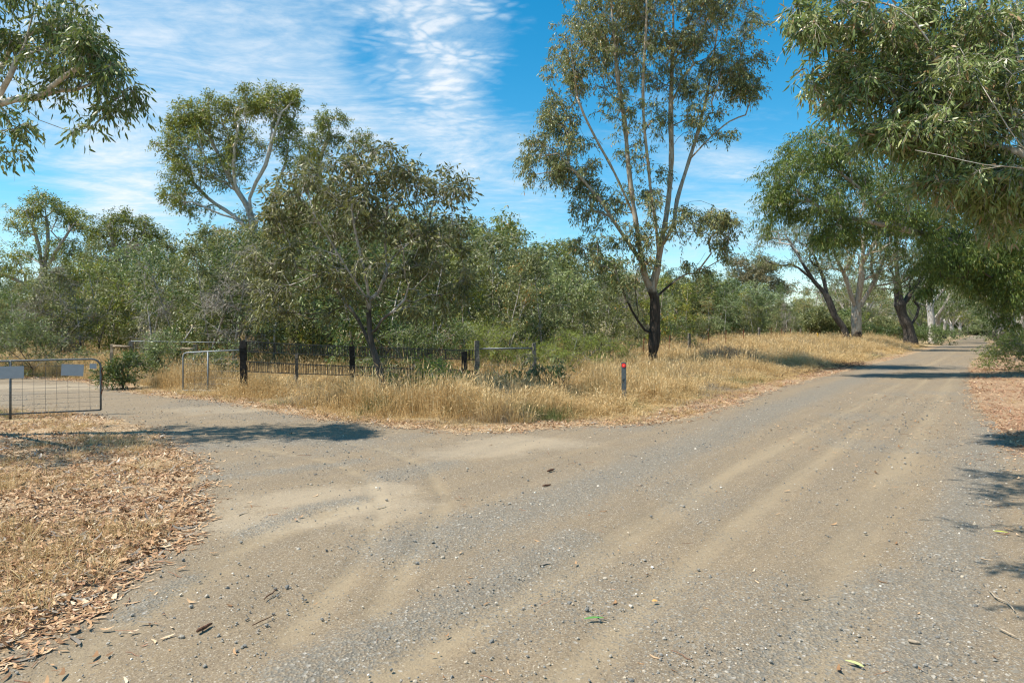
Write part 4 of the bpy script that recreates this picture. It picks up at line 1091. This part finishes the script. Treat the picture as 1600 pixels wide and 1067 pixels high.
hs_ = (.3 + .7 * sstep(.4, 1.5, edge)) * (.12 + 1.35 * fbm(x * .9, y * .9, 70, 3)) * rs.uniform(.6, 1.25, n)
hs_ *= np.where((y > 15.2) & (y < 19.5) & (x < 2), .72, 1)
hs_ *= np.where((x > 1.0) & (x < 3.6) & (y < 15.3), .42, 1)
farm = sstep(22, 40, y)
hs_ *= np.where((x > 2.5) & (edge < 4), .35 + .65 * sstep(.5, 3.5, edge), 1)
hw = (1.0 + .7 * farm)
pts = np.stack([x, y, height(x, y)], -1)
rot = np.stack([rs.normal(0, .08, n), rs.normal(0, .08, n), rs.uniform(0, 6.28, n)], -1)
scl = np.stack([hw * rs.uniform(.8, 1.2, n), hw * rs.uniform(.8, 1.2, n), hs_], -1)
M['straw_grey'] = grass_mat('old grey grass', [(0, (.13, .105, .075)), (.5, (.30, .25, .18)), (1, (.52, .46, .35))])
M['weed'] = grass_mat('green weed', [(0, (.07, .09, .03)), (.5, (.15, .18, .06)), (1, (.30, .30, .12))])
tufts = [(tuft(400 + i, 44, .82, .17, .0065, .28), M['straw']) for i in range(5)] + [(tuft(406, 50, .45, .22, .008, .6, False), M['straw']), (tuft(407, 14, 1.15, .25, .006, .16), M['straw']), (tuft(408, 14, 1.05, .25, .006, .22), M['straw']),
    (tuft(409, 40, .6, .2, .006, .5), M['straw_grey']), (tuft(410, 46, .5, .24, .006, .7, False), M['straw_grey']), (tuft(411, 30, .45, .2, .011, .6, False), M['weed'])]
gi_ = rs.choice(8, n, p=[.16, .16, .15, .14, .11, .18, .05, .05])
gn = fbm(x * .7 + 9, y * .7, 123, 3)
gm = rs.rand(n) < sstep(.48, .66, gn) * .75
gi_[gm] = rs.choice([8, 9], gm.sum())
gw = rs.rand(n) < sstep(.55, .7, fbm(x * .9, y * .9 + 5, 124, 3)) * .5
gi_[gw] = 10
scatter('dry_grass', pts, rot, scl, gi_, tufts, 'tall golden dry grass filling the wedge between track and road')
print('grass', n)

# short dry grass among the leaves on the near left verge, thin on the road shoulders
x, y = wedge_samples(26000, 2.5, 26, 1.5, 81, 0.9)
sd, g, t_, p_, b_, l_, red_ = masks(x, y)
dn = fbm(x * 1.1, y * 1.1, 87, 3)
rs = R(82)
keep = (sd < -.1) & (rs.rand(len(x)) < sstep(.38, .62, dn) * np.where((x < -1.5) & (y < 14), .7, 1)) & ((x < -1.5) & (y < 14) | ((bank_s(x, y) > 0) & (sd > -2.5) & (rs.rand(len(x)) < .6)) | (rs.rand(len(x)) < .02))
x = x[keep]; y = y[keep]; n = len(x)
pts = np.stack([x, y, height(x, y)], -1)
rot = np.stack([rs.normal(0, .12, n), rs.normal(0, .12, n), rs.uniform(0, 6.28, n)], -1)
k = rs.uniform(.5, 1.25, n)
scl = np.stack([k, k, k * rs.uniform(.7, 1.3, n)], -1)
short = [(tuft(420 + i, 30, .17, .09, .0045, .9, False), M['straw']) for i in range(3)]
scatter('short_grass', pts, rot, scl, rs.randint(0, 3, n), short, 'short dry grass poking through the leaf litter')
print('short', n)

# fallen leaves
def litter_leaf(seed, L, W, curl):
    u = np.linspace(0, 1, 6); V = []
    for q in u:
        wd = W * math.sin(math.pi * min(1, q * .9 + .05)) ** .7 * .5
        zc = curl * (4 * (q - .5) ** 2) * L
        yb = .12 * L * math.sin(q * 3)
        V += [[(q - .5) * L, yb - wd, zc + wd * .35], [(q - .5) * L, yb + wd, zc + wd * .35]]
    i = np.arange(5)
    return new_mesh('leaf', np.array(V), [np.stack([2 * i, 2 * i + 2, 2 * i + 3, 2 * i + 1], -1)], dict(rnd=np.full(12, R(seed).rand())))
def stick_mesh(seed, L, r):
    rs = R(seed); p = np.array([[(q - .5) * L, rs.normal(0, L * .03), r + abs(rs.normal(0, r * .6))] for q in np.linspace(0, 1, 5)])
    d = norm(np.gradient(p, axis=0)); V, Fq = tubes(p[:-1], p[1:], d[:-1], d[1:], np.full(4, r), np.full(4, r * .8), 4)
    return new_mesh('twig', V, [Fq], dict(rnd=np.full(len(V), rs.uniform(.1, .7))))
LF = [(litter_leaf(500 + i, .11, .02 + .004 * (i % 3), c), M['litter']) for i, c in enumerate([.05, .12, .2, .03, .15, .1])] + \
     [(stick_mesh(510, .22, .0035), M['litter_red']), (stick_mesh(511, .16, .0025), M['litter_red'])] + \
     [(litter_leaf(520 + i, .10, .02, .1), M['litter_red']) for i in range(3)] + [(litter_leaf(530, .17, .03, .1), M['twig_dry'])]
x, y = wedge_samples(520000, 2.3, 46, 1.2, 91, 1.5)
sd, g, t_, p_, b_, l_, red_ = masks(x, y)
rs = R(92)
lod = 1 / (1 + (y / 13.0) ** 1.6)
nearl = (x < -1.5) & (y < 13)
dn = fbm(x * .9, y * .9, 97, 3)
prob = l_ * np.where(nearl, np.clip(2.6 * dn - .55, .12, 1.6), np.clip(3.0 * dn - .75, .12, 1.6)) * lod * 3.0
onroad = (sd > 0) * (.0025 + .05 * np.exp(-np.abs(sd) * 2.2) + .03 * (bank_s(x, y) < -1.8)) * sstep(.3, .6, fbm(x * .8, y * .8, 98, 2))
prob = prob + onroad
keep = rs.rand(len(x)) < prob
x = x[keep]; y = y[keep]; red_ = red_[keep]; sd = sd[keep]; n = len(x)
idx = rs.choice(12, n, p=[.14, .13, .12, .12, .12, .11, .07, .08, .02, .02, .02, .05])
rr_ = rs.rand(n) < red_ * .8
idx[rr_] = rs.choice([8, 9, 10, 6, 7], rr_.sum())
pts = np.stack([x, y, height(x, y) + np.where(sd > 0, .006, rs.uniform(.0, .035, n))], -1)
rot = np.stack([rs.normal(0, .35, n), rs.normal(0, .35, n), rs.uniform(0, 6.28, n)], -1)
rot[sd > 0, :2] *= .3
big = (1 + .25 * sstep(10, 25, y))
k = (.22 + .75 * rs.beta(1.3, 2.2, n)) * big
scl = np.stack([k, k * rs.uniform(.8, 1.5, n), k], -1)
scatter('fallen_leaves', pts, rot, scl, idx, LF, 'tan and reddish fallen leaves and twigs along the road edges')
print('leaves', n)

# loose stones on the road
def stone_mesh(seed):
    rs = R(seed)
    ph = (1 + 5 ** .5) / 2
    v = norm(np.array([[-1, ph, 0], [1, ph, 0], [-1, -ph, 0], [1, -ph, 0], [0, -1, ph], [0, 1, ph], [0, -1, -ph], [0, 1, -ph], [ph, 0, -1], [ph, 0, 1], [-ph, 0, -1], [-ph, 0, 1]], float))
    f = [[0, 11, 5], [0, 5, 1], [0, 1, 7], [0, 7, 10], [0, 10, 11], [1, 5, 9], [5, 11, 4], [11, 10, 2], [10, 7, 6], [7, 1, 8], [3, 9, 4], [3, 4, 2], [3, 2, 6], [3, 6, 8], [3, 8, 9], [4, 9, 5], [2, 4, 11], [6, 2, 10], [8, 6, 7], [9, 8, 1]]
    v = v * rs.uniform(.75, 1.15, (12, 1)) * np.array([1, rs.uniform(.6, .9), rs.uniform(.45, .7)])
    return new_mesh('stone', v, [np.array(f)], dict(rnd=np.full(12, rs.rand())))
def stone_mat(name, stops):
    m, t, b = principled(name, .85, .25)
    oi = t.add('ShaderNodeObjectInfo')
    t.set(b, 'Base Color', t.ramp(oi.outputs['Random'], stops))
    return m
M['stone'] = stone_mat('loose gravel', [(0, (.14, .137, .128)), (.35, (.21, .203, .185)), (.6, (.28, .255, .215)), (.85, (.38, .34, .28)), (.95, (.45, .37, .27)), (1, (.75, .70, .62))])
SM = [(stone_mesh(600 + i), M['stone']) for i in range(6)]
x, y = wedge_samples(260000, 2.3, 17, .8, 93, 1.25)
sd, g, t_, p_, b_, l_, red_ = masks(x, y)
rs = R(94)
cl_ = fbm(x * 2.2, y * 2.2, 99, 3)
prob = (sd > -.25) * (.10 + .55 * b_ + .25 * sstep(.5, .7, cl_) + .25 * np.exp(-np.abs(sd) * 2.5)) * (1 - .75 * np.maximum(t_, p_)) * .36
prob = prob + (bank_s(x, y) < -2.2) * (sd > -.6) * .10
keep = rs.rand(len(x)) < prob
x = x[keep]; y = y[keep]; n = len(x)
sz = .0035 + .0028 * rs.exponential(1, n); sz = np.minimum(sz, .020) * (1 + .3 * sstep(5, 14, y))
pts = np.stack([x, y, height(x, y) + sz * .15 + .004], -1)
rot = np.stack([rs.normal(0, .3, n), rs.normal(0, .3, n), rs.uniform(0, 6.28, n)], -1)
scl = np.repeat(sz[:, None], 3, 1)
scatter('loose_gravel', pts, rot, scl, rs.randint(0, 6, n), SM, 'loose grey stones lying on the dirt road')
print('stones', n)

# ------------------------------------------------------------------ gates, fences and posts
def simple_mat(name, col, rough=.6, metal=0.0, spec=.4, scale=30, amt=.35, col2=None):
    m, t, b = principled(name, rough, spec)
    b.inputs['Metallic'].default_value = metal
    flat = 'plate' in name
    tc = t.add('ShaderNodeTexCoord')
    n = t.noise(tc.outputs['Object'], scale, 5, .65)
    c2 = col2 or tuple(x * (1 - amt) for x in col)
    t.set(b, 'Base Color', t.mix(t.mapr(n, .35, .65), c2, col))
    bp = t.add('ShaderNodeBump'); t.set(bp, 'Height', n); t.set(bp, 'Distance', .0002 if flat else .004); t.set(bp, 'Strength', .4)
    t.set(b, 'Normal', bp.outputs[0])
    return m
M['galv'] = simple_mat('galvanised steel', (.26, .29, .31), .6, .3, .5, 25, .25)
M['old_tube'] = simple_mat('weathered steel tube', (.16, .18, .19), .55, .5, .5, 25, .4)
M['wire'] = simple_mat('fence wire', (.15, .15, .15), .5, .7, .5, 30, .3)
M['rust'] = simple_mat('rusty steel', (.20, .07, .035), .85, .2, .2, 40, .5)
M['plate'] = simple_mat('weathered blank plate', (.36, .40, .44), .8, 0, .2, 12, .08)
M['char'] = simple_mat('charred timber', (.022, .021, .02), .85, 0, .3, 18, .7, (.006, .006, .006))
M['black'] = simple_mat('black painted bar', (.022, .026, .026), .5, .1, .4, 20, .4)
M['timber'] = simple_mat('weathered timber', (.40, .32, .22), .9, 0, .15, 14, .5, (.19, .15, .11))
M['grey_timber'] = simple_mat('grey timber', (.24, .215, .18), .9, 0, .15, 14, .5, (.10, .09, .075))
M['marker'] = simple_mat('dark painted marker post', (.085, .105, .115), .6, 0, .3, 20, .25)
M['yellow'] = simple_mat('yellow paint', (.75, .42, .02), .6, 0, .3, 10, .2)
m_, t__, b__ = principled('red reflector', .25, .6); b__.inputs['Base Color'].default_value = (.85, .01, .015, 1); M['red'] = m_
m_, t__, b__ = principled('reflector ring', .35, .6); b__.inputs['Base Color'].default_value = (.95, .12, .08, 1); M['red_ring'] = m_

def tube_path(name, pts, r, mat, parent, k=8, closed_caps=True, org=(0, 0, 0)):
    p = np.array(pts, float) - np.array(org)
    e = norm(p[1:] - p[:-1]); d = np.concatenate([e[:1], norm(e[1:] + e[:-1]) if len(e) > 1 else np.zeros((0, 3)), e[-1:]])
    rr = np.full(len(p), r) if np.isscalar(r) else np.array(r)
    V, Fq = tubes(p[:-1], p[1:], d[:-1], d[1:], rr[:-1], rr[1:], k)
    polys = [Fq]
    nseg = len(p) - 1
    polys.append(np.array([list(range(k))[::-1]])); polys.append(np.array([[(nseg - 1) * 2 * k + k + j for j in range(k)]]))
    me = new_mesh(name, V, polys, smooth=(k > 5))
    return link(name, me, mat, parent)
def box_mesh(name, cx_, cy_, z0, wx, wy, h, mat, parent, rz=0.0, taper=1.0, bev=.006, jit=0, seed=0, tilt=(0, 0)):
    import bmesh
    bm = bmesh.new()
    bmesh.ops.create_cube(bm, size=1)
    bmesh.ops.scale(bm, vec=(wx, wy, h), verts=bm.verts)
    bmesh.ops.translate(bm, vec=(0, 0, h / 2), verts=bm.verts)
    if jit:
        es = [e for e in bm.edges if abs(e.verts[0].co.z - e.verts[1].co.z) > h * .5]
        bmesh.ops.subdivide_edges(bm, edges=es, cuts=7, use_grid_fill=True)
        rs = R(seed)
        for v in bm.verts:
            v.co.x += rs.normal(0, jit); v.co.y += rs.normal(0, jit)
            if v.co.z > h - .01: v.co.z += rs.normal(0, jit * 1.5)
    for v in bm.verts:
        q = 1 + (taper - 1) * v.co.z / h
        v.co.x *= q; v.co.y *= q
        v.co.x += tilt[0] * v.co.z; v.co.y += tilt[1] * v.co.z
    if bev: bmesh.ops.bevel(bm, geom=[e for e in bm.edges if not jit], offset=bev, segments=2, affect='EDGES') if not jit else None
    me = bpy.data.meshes.new(name); bm.to_mesh(me); bm.free()
    o = link(name, me, mat, parent)
    o.location = (cx_, cy_, z0); o.rotation_euler = (0, 0, rz)
    return o
def plate(name, c, u, w_, h, th, mat, parent, tilt=0.0, org=(0, 0, 0), nrm=None):
    """thin board centred at c, horizontal axis u"""
    c = np.array(c, float) - np.array(org); u = norm(np.array(u, float)); zv = np.array([0, 0, 1.0]); n = np.cross(u, zv)
    uu = u * math.cos(tilt) + zv * math.sin(tilt); vv = -u * math.sin(tilt) + zv * math.cos(tilt)
    V = [c + uu * a * w_ / 2 + vv * b * h / 2 + n * q * th / 2 for q in (-1, 1) for a, b in ((-1, -1), (1, -1), (1, 1), (-1, 1))]
    f = np.array([[3, 2, 1, 0], [4, 5, 6, 7], [0, 1, 5, 4], [1, 2, 6, 5], [2, 3, 7, 6], [3, 0, 4, 7]])
    me = new_mesh(name, np.array(V), [f])
    return link(name, me, mat, parent)

# mesh farm gate at the left
A = np.array([-8.13, 13.5, 0.0]); B = np.array([-9.42, 12.85, 0.0]); u = norm(B - A)
E = A + u * 4.1
root = empty('farm_gate', tuple(A), 'steel tube farm gate filled with square wire mesh, carrying three blank plates', 'gate')
zt = 1.11; zb = .10
def gpt(s_, z): return A + u * s_ + np.array([0, 0, z])
arc = [gpt(.0, zb)] + [gpt(0, .5), gpt(0, zt - .16)] + [gpt(.16 - .16 * math.cos(a), zt - .16 + .16 * math.sin(a)) for a in np.radians([25, 50, 70, 90])] + [gpt(1.2, zt - .01), gpt(2.4, zt - .025), gpt(4.1, zt - .03)]
tube_path('frame', arc, .019, M['old_tube'], root, org=A)
tube_path('bottom_rail', [gpt(0, zb), gpt(4.1, zb)], .014, M['old_tube'], root, org=A)
tube_path('brace', [gpt(1.46, .0), gpt(1.46, zt)], .021, M['old_tube'], root, org=A)
tube_path('hinge_stile', [gpt(4.08, .05), gpt(4.08, zt - .02)], .019, M['old_tube'], root, org=A)
for q in np.arange(.18, 4.0, .182):
    tube_path('wire', [gpt(q, zb), gpt(q + .005, .6), gpt(q, zt - .005)], .0028, M['wire'], root, 4, org=A)
for z in [.19, .27, .36, .46, .57, .70, .85, .99]:
    tube_path('wire', [gpt(.01, z), gpt(2, z - .006), gpt(4.08, z)], .0028, M['wire'], root, 4, org=A)
nf = np.cross(u, [0, 0, 1]); nf = nf if nf[1] < 0 else -nf
def gate_sign(px0, px1, py0, py1, tilt, nm='sign_plate'):
    c = (px0 + px1) / 2
    # intersect the view ray with the gate line
    k = (c - CX) / F
    s_ = (A[0] - k * A[1]) / (k * u[1] - u[0]); p = A + u * s_; s = p[1] / F
    z = CH - ((py0 + py1) / 2 - HY) * s
    plate(nm, p + nf * .03 + np.array([0, 0, z]), u, (px1 - px0) * s / abs(u[0]) * .98, (py1 - py0) * s, .004, M['plate'], root, tilt, org=A)
gate_sign(4, 33, 572, 591, 0)
gate_sign(100, 127, 569, 587, .06)
gate_sign(141.5, 150, 568, 576, 0)
# chain hanging from the latch end: links as small alternating loops
def chain_link(parent, c, ax, up, l=.036, wd=.02, r=.0045):
    n_ = 8; pts = []
    for q in range(n_ + 1):
        a = 2 * math.pi * q / n_
        pts.append(np.array(c) + np.array(ax) * math.cos(a) * wd / 2 + np.array(up) * math.sin(a) * l / 2)
    return tube_path('link', pts, r, M['rust'], parent, 4, org=A)
ch = link('chain', None, None, root)
for q in range(19):
    sw = .012 * math.sin(q * .8); z = .92 - q * .027
    c = gpt(-.03 + sw, z) + nf * .03
    ax = (1, 0, 0) if q % 2 else (0, 1, 0)
    chain_link(ch, c, ax, (0, 0, 1))
# post that carries the gate (outside the frame)
box_mesh('gate_post', E[0] - .14, E[1] - .06, -.05, .16, .16, 1.4, M['grey_timber'], None, .3, .95, .01)
tag(bpy.data.objects['gate_post'], 'squared grey timber post holding the mesh gate beside the track', 'post')

# small galvanised gate hung on the charred strainer post
def on_ray(px, Y): return np.array([(px - CX) / F * Y, Y, 0.0])
A = on_ray(286, 18.4); B = on_ray(374, 18.1); u = norm(B - A); Lg = np.linalg.norm(B - A)
root = empty('small_gate', tuple(A), 'short galvanised tube gate standing in golden grass beside a charred post', 'gate')
top0 = CH - (551 - HY) * 18.4 / F; top1 = CH - (547 - HY) * 18.1 / F
g2 = lambda s_, z: A + u * s_ + np.array([0, 0, z])
tube_path('frame', [g2(0, .06), g2(0, top0 - .1), g2(.03, top0 - .03), g2(.1, top0), g2(.6, top0 + .03), g2(Lg, top1)], .02, M['galv'], root, org=A)
tube_path('brace', [g2(.74, .02), g2(.74, top0 + .03)], .02, M['galv'], root, org=A)
tube_path('bottom_rail', [g2(0, .07), g2(Lg, .07)], .016, M['galv'], root, org=A)
for z in (.25, .42, .6, .78, .92):
    tube_path('wire', [g2(0, z), g2(Lg, z)], .0025, M['wire'], root, 4, org=A)
for q in np.arange(.15, Lg, .2):
    tube_path('wire', [g2(q, .07), g2(q, top0)], .0022, M['wire'], root, 4, org=A)

# black lattice fence
A = on_ray(381, 18.0)
root = empty('lattice_fence', tuple(A), 'black fence of close upright bars in two bands on charred posts', 'fence')
posts = [(381, 18.0, 533, .17, True), (551, 18.1, 541, .13, True), (726, 18.2, 549, .14, True), (746, 18.3, 532, .12, False), (464, 18.9, 552, .08, False)]
for i, (px, Y, py, wd, chr_) in enumerate(posts):
    p = on_ray(px, Y) - A; h = CH - (py - HY) * Y / F
    box_mesh('post', p[0], p[1], -.05, wd, wd, h + .05, M['char'] if chr_ else M['grey_timber'], root, .2, .96, .0, jit=.007, seed=i, tilt=(-.01, 0))
def lat_band(px0, px1, Ya, Yb, t0, t1, b0_, b1_, nm):
    a = on_ray(px0, Ya); b = on_ray(px1, Yb)
    zt0 = CH - (t0 - HY) * Ya / F; zt1 = CH - (t1 - HY) * Yb / F; zb0 = CH - (b0_ - HY) * Ya / F; zb1 = CH - (b1_ - HY) * Yb / F
    for nm2, z0, z1 in (('top_rail', zt0, zt1), ('bottom_rail', zb0, zb1)):
        tube_path(nm2, [a + [0, -.06, z0], (a + b) / 2 + [0, -.06, (z0 + z1) / 2 - .012], b + [0, -.06, z1]], .011, M['black'], root, 5, org=A)
    L_ = np.linalg.norm(b - a); n = int(L_ / .036)
    rs = R(int(px0)); V0 = []; V1 = []; rr = []
    for i in range(1, n):
        q = i / n + rs.normal(0, .002)
        if rs.rand() < .04: continue
        p = a * (1 - q) + b * q; zb_ = zb0 * (1 - q) + zb1 * q; zt_ = zt0 * (1 - q) + zt1 * q
        V0.append(p + [0, -.06, zb_ - .012]); V1.append(p + [rs.normal(0, .006), -.06, zt_ + .012 + abs(rs.normal(0, .004))]); rr.append(.0078 * rs.uniform(.8, 1.25))
    V0 = np.array(V0) - A; V1 = np.array(V1) - A; d = norm(V1 - V0); rr = np.array(rr)
    V, Fq = tubes(V0, V1, d, d, rr, rr, 4)
    o = link('bars', new_mesh('bars', V, [Fq]), M['black'], root); o['kind'] = 'stuff'
lat_band(384, 549, 18.0, 18.1, 533.5, 541.5, 549, 556, 'a')
lat_band(553, 744, 18.1, 18.3, 541.5, 547.5, 556, 562, 'b')
lat_band(384, 549, 18.0, 18.1, 564.5, 572, 580, 586, 'c')
lat_band(553, 744, 18.1, 18.3, 572, 579, 586, 592, 'd')

# pipe rail with weathered post
A = on_ray(750, 18.3)
root = empty('pipe_rail', tuple(A), 'dark pipe rail running from the lattice fence to a weathered split post', 'fence')
b = on_ray(832, 18.3)
tube_path('rail', [A + [0, 0, CH - (545 - HY) * 18.3 / F], b + [0, 0, CH - (544 - HY) * 18.3 / F]], .022, M['old_tube'], root, org=A)
p = on_ray(836, 18.35) - A
box_mesh('post', p[0], p[1], -.05, .10, .10, CH - (536 - HY) * 18.3 / F + .05, M['grey_timber'], root, .3, .9, 0, jit=.008, seed=9, tilt=(-.02, 0))
tube_path('wire', [A + [0, 0, .75], b + [0, 0, .76]], .003, M['wire'], root, 4, org=A)

# timber rails behind the shrub
A = on_ray(175, 24.5)
root = empty('timber_rail_fence', tuple(A), 'weathered timber post and rail fence half hidden in golden grass', 'fence')
for i, (px, py, wd, ti) in enumerate([(174.5, 538, .09, 0), (204.5, 533, .13, 0.01), (306, 537, .15, -.01)]):
    p = on_ray(px, 24.5) - A
    box_mesh('post', p[0], p[1], -.05, wd, wd, CH - (py - HY) * 24.5 / F + .05, M['timber' if i != 1 else 'grey_timber'], root, .2, .95, 0, jit=.008, seed=20 + i, tilt=(ti, 0))
def rail(px0, px1, py0, py1, r, mat, nm='rail', Y=24.4):
    a = on_ray(px0, Y) + [0, 0, CH - (py0 - HY) * Y / F]; b = on_ray(px1, Y) + [0, 0, CH - (py1 - HY) * Y / F]
    tube_path(nm, [a, (a * 2 + b) / 3 + [0, 0, r * .15], (a + 2 * b) / 3 - [0, 0, r * .1], b], [r, r * .95, r * .9, r * .85], mat, root, 8, org=A)
rail(177, 203, 541, 541.5, .045, M['timber'])
rail(268, 304, 545, 545.5, .06, M['timber'])
rail(205, 374, 533, 535.5, .014, M['galv'], 'pipe')
p = on_ray(302, 24.2) + [0, 0, CH - (560 - HY) * 24.2 / F]
plate('tag_plate', p, (1, 0, 0), .09, .15, .004, M['plate'], root, 0, org=A)

# roadside marker post with red reflector
p = on_ray(975.5, 15.35); z0 = hz(p[0], p[1])
root = empty('marker_post', (p[0], p[1], z0), 'dark square marker post with a round red reflector beside the gravel road', 'post')
rz = math.radians(-12)
box_mesh('post', 0, 0, -.15, .105, .085, 1.12, M['marker'], root, rz, 1.0, .004, tilt=(-.012, 0))
def disc(name, c, r, th, mat, parent, rz, k=20):
    an = np.arange(k) * 2 * math.pi / k
    fr = np.stack([np.cos(an) * r, np.full(k, -th), np.sin(an) * r], -1); bk = fr + [0, th, 0]
    ca, sa = math.cos(rz), math.sin(rz)
    V = np.concatenate([fr, bk]); V = V @ np.array([[ca, sa, 0], [-sa, ca, 0], [0, 0, 1]]) + np.array(c)
    j = np.arange(k); f = np.stack([j, (j + 1) % k, (j + 1) % k + k, j + k], -1)[:, ::-1]
    return link(name, new_mesh(name, V, [f, np.array([list(range(k))])]), mat, parent)
nx, ny = math.sin(rz), -math.cos(rz)
rf = disc('reflector', (-.012 + nx * .0435, ny * .0435, .905), .044, .006, M['red'], root, rz)
disc('ring', (-.012 + nx * .050, ny * .050, .905), .022, .002, M['red_ring'], rf, rz, 16)
box_mesh('footing', 0, 0, -.12, .17, .15, .20, M['grey_timber'], root, rz, .85, .01)

# paddock wire fence running along the road
fy = [24.0, 27.5, 31.2, 35.5, 39, 42, 45.5, 49, 53.5, 58, 62, 66, 70, 75, 80, 86, 92]
fx = lambda Y: 10.9 + .63 * (Y - 42)
A = np.array([fx(24.0), 24.0, 0])
root = empty('wire_fence', tuple(A), 'wire paddock fence of rusty steel pickets and split posts following the road', 'fence')
tops = {}
for i, Y in enumerate(fy):
    x = fx(Y); z = hz(x, Y)
    if Y in (42, 58, 75):
        box_mesh('post', x - A[0], Y - A[1], z - .05, .16, .14, 1.32, M['grey_timber'], root, .4, .92, 0, jit=.012, seed=40 + i, tilt=(.01, 0))
    else:
        me_r = .03
        # three-bladed steel picket
        V = []; f = []
        for q in range(3):
            a = q * 2.094 + .4; c, s_ = math.cos(a) * me_r, math.sin(a) * me_r; tx, ty = -math.sin(a) * .004, math.cos(a) * .004
            o_ = len(V)
            for zz_ in (-.05, 1.22):
                V += [[-tx, -ty, zz_], [tx, ty, zz_], [c + tx, s_ + ty, zz_], [c - tx, s_ - ty, zz_]]
            f += [[o_ + a_, o_ + b_, o_ + b_ + 4, o_ + a_ + 4] for a_, b_ in ((0, 1), (1, 2), (2, 3), (3, 0))] + [[o_ + 4, o_ + 5, o_ + 6, o_ + 7]]
        V = np.array(V); V[:, 0] += V[:, 2] * R(i).normal(0, .03)
        o = link('picket', new_mesh('picket', V + [x - A[0], Y - A[1], z], [np.array(f)]), M['rust'], root)
for hh in (.45, .75, 1.02):
    tube_path('wire', [(fx(Y), Y, hz(fx(Y), Y) + hh) for Y in fy], .0045, M['wire'], root, 4, org=A)

# yellow marker further on
Yy = 62.0
p = on_ray(1278, Yy); z0 = hz(p[0], p[1])
root = empty('yellow_marker', (p[0], p[1], z0), 'short yellow marker post in the golden grass near the leaning gum', 'post')
box_mesh('post', 0, 0, -.1, .13, .11, CH - (522 - HY) * Yy / F - z0 + .1 + .1, M['yellow'], root, .3, 1.0, .01)
disc('cap', (0, -.06, .75), .03, .004, M['marker'], root, 0, 10)

# dark heap of fallen bark and twigs along the verge where the shade falls
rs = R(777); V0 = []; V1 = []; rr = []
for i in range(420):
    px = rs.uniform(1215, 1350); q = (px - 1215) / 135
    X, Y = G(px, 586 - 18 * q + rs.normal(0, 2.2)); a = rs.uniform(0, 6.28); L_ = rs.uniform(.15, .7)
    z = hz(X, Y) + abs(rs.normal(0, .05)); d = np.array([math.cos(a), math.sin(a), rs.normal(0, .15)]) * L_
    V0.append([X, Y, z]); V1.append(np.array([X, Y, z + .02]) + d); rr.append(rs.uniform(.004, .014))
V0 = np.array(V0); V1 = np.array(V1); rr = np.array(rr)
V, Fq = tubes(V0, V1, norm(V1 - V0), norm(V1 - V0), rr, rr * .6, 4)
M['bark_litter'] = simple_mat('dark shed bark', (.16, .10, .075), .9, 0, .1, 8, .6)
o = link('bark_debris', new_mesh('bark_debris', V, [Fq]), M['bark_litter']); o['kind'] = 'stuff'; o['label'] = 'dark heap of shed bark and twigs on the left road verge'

# ------------------------------------------------------------------ a few single things lying on the road
def ground_z(x, y): return hz(x, y) + .012
def stick(label, px0, py0, px1, py1, r, mat='rust', seed=0):
    a = np.array([*G(px0, py0), 0]); b = np.array([*G(px1, py1), 0]); L_ = np.linalg.norm(b - a); rs = R(seed)
    pts = [a * (1 - q) + b * q + [rs.normal(0, L_ * .02), rs.normal(0, L_ * .02), r + .012] for q in np.linspace(0, 1, 6)]
    o = tube_path('stick', [np.array(q) - a for q in pts], [r * .7, r, r * 1.05, r, r * .85, r * .5], M[mat], None, 7)
    o.location = a
    tag(o, label, 'stick')
    return o
M['wood_dark'] = simple_mat('dark dead wood', (.15, .075, .045), .8, 0, .2, 60, .5)
M['wood_pale'] = simple_mat('bleached dead wood', (.42, .34, .25), .8, 0, .2, 60, .35)
stick('short thick reddish brown stick alone on the dirt near the bottom left', 307, 992, 331, 979, .010, 'wood_dark', 1)
stick('thin dark twig pointing up right of the thick brown stick', 413, 940, 434, 923, .004, 'wood_dark', 2)
stick('long thin grey twig lying on the gravel below the pale dust patch', 392, 981, 430, 964, .003, 'wood_dark', 3)
stick('dark twig lying at the edge of the near left leaf litter', 283, 796, 326, 785, .006, 'wood_dark', 4)
stick('small dark stick in the middle of the gravel junction', 855, 739, 866, 736, .013, 'wood_dark', 5)
stick('short stick lying below the small dark junction stick', 848, 762, 860, 760, .010, 'wood_dark', 6)
stick('orange brown curl of bark near the bottom right of the road', 1418, 1006, 1438, 1010, .009, 'wood_pale', 7)
stick('long pale twig trailing across the gravel at the right edge', 1545, 925, 1590, 960, .005, 'wood_pale', 8)
stick('grey twig among stones in the bottom right corner', 1560, 985, 1590, 1000, .005, 'wood_pale', 9)
stick('thin bleached twig on the near left litter beside the gravel', 150, 876, 172, 866, .007, 'wood_pale', 10)
stick('bleached branch piece lying in the near left leaf litter', 20, 780, 70, 766, .007, 'wood_dark', 11)
def single_leaf(label, px, py, L_, W_, rz, col):
    m, t, b = principled('leaf colour', .5, .4); b.inputs['Base Color'].default_value = (*col, 1)
    x, y = G(px, py)
    me = litter_leaf(700 + int(px), L_, W_, .03)
    me.materials.clear()
    o = link('leaf', me, m); o.location = (x, y, ground_z(x, y) + .004); o.rotation_euler = (.1, 0, rz)
    tag(o, label, 'leaf')
single_leaf('fresh green leaf lying alone on the road in the foreground', 928, 971, .115, .02, .1, (.09, .25, .05))
single_leaf('yellow green leaf near the right road edge below the shadows', 1563, 834, .10, .022, -.5, (.42, .45, .05))
single_leaf('pale green leaf near the bottom right of the road', 1335, 1042, .09, .022, -.9, (.45, .5, .2))
single_leaf('orange leaf on the gravel right of the fresh green leaf', 1023, 943, .035, .025, 0, (.62, .33, .1))
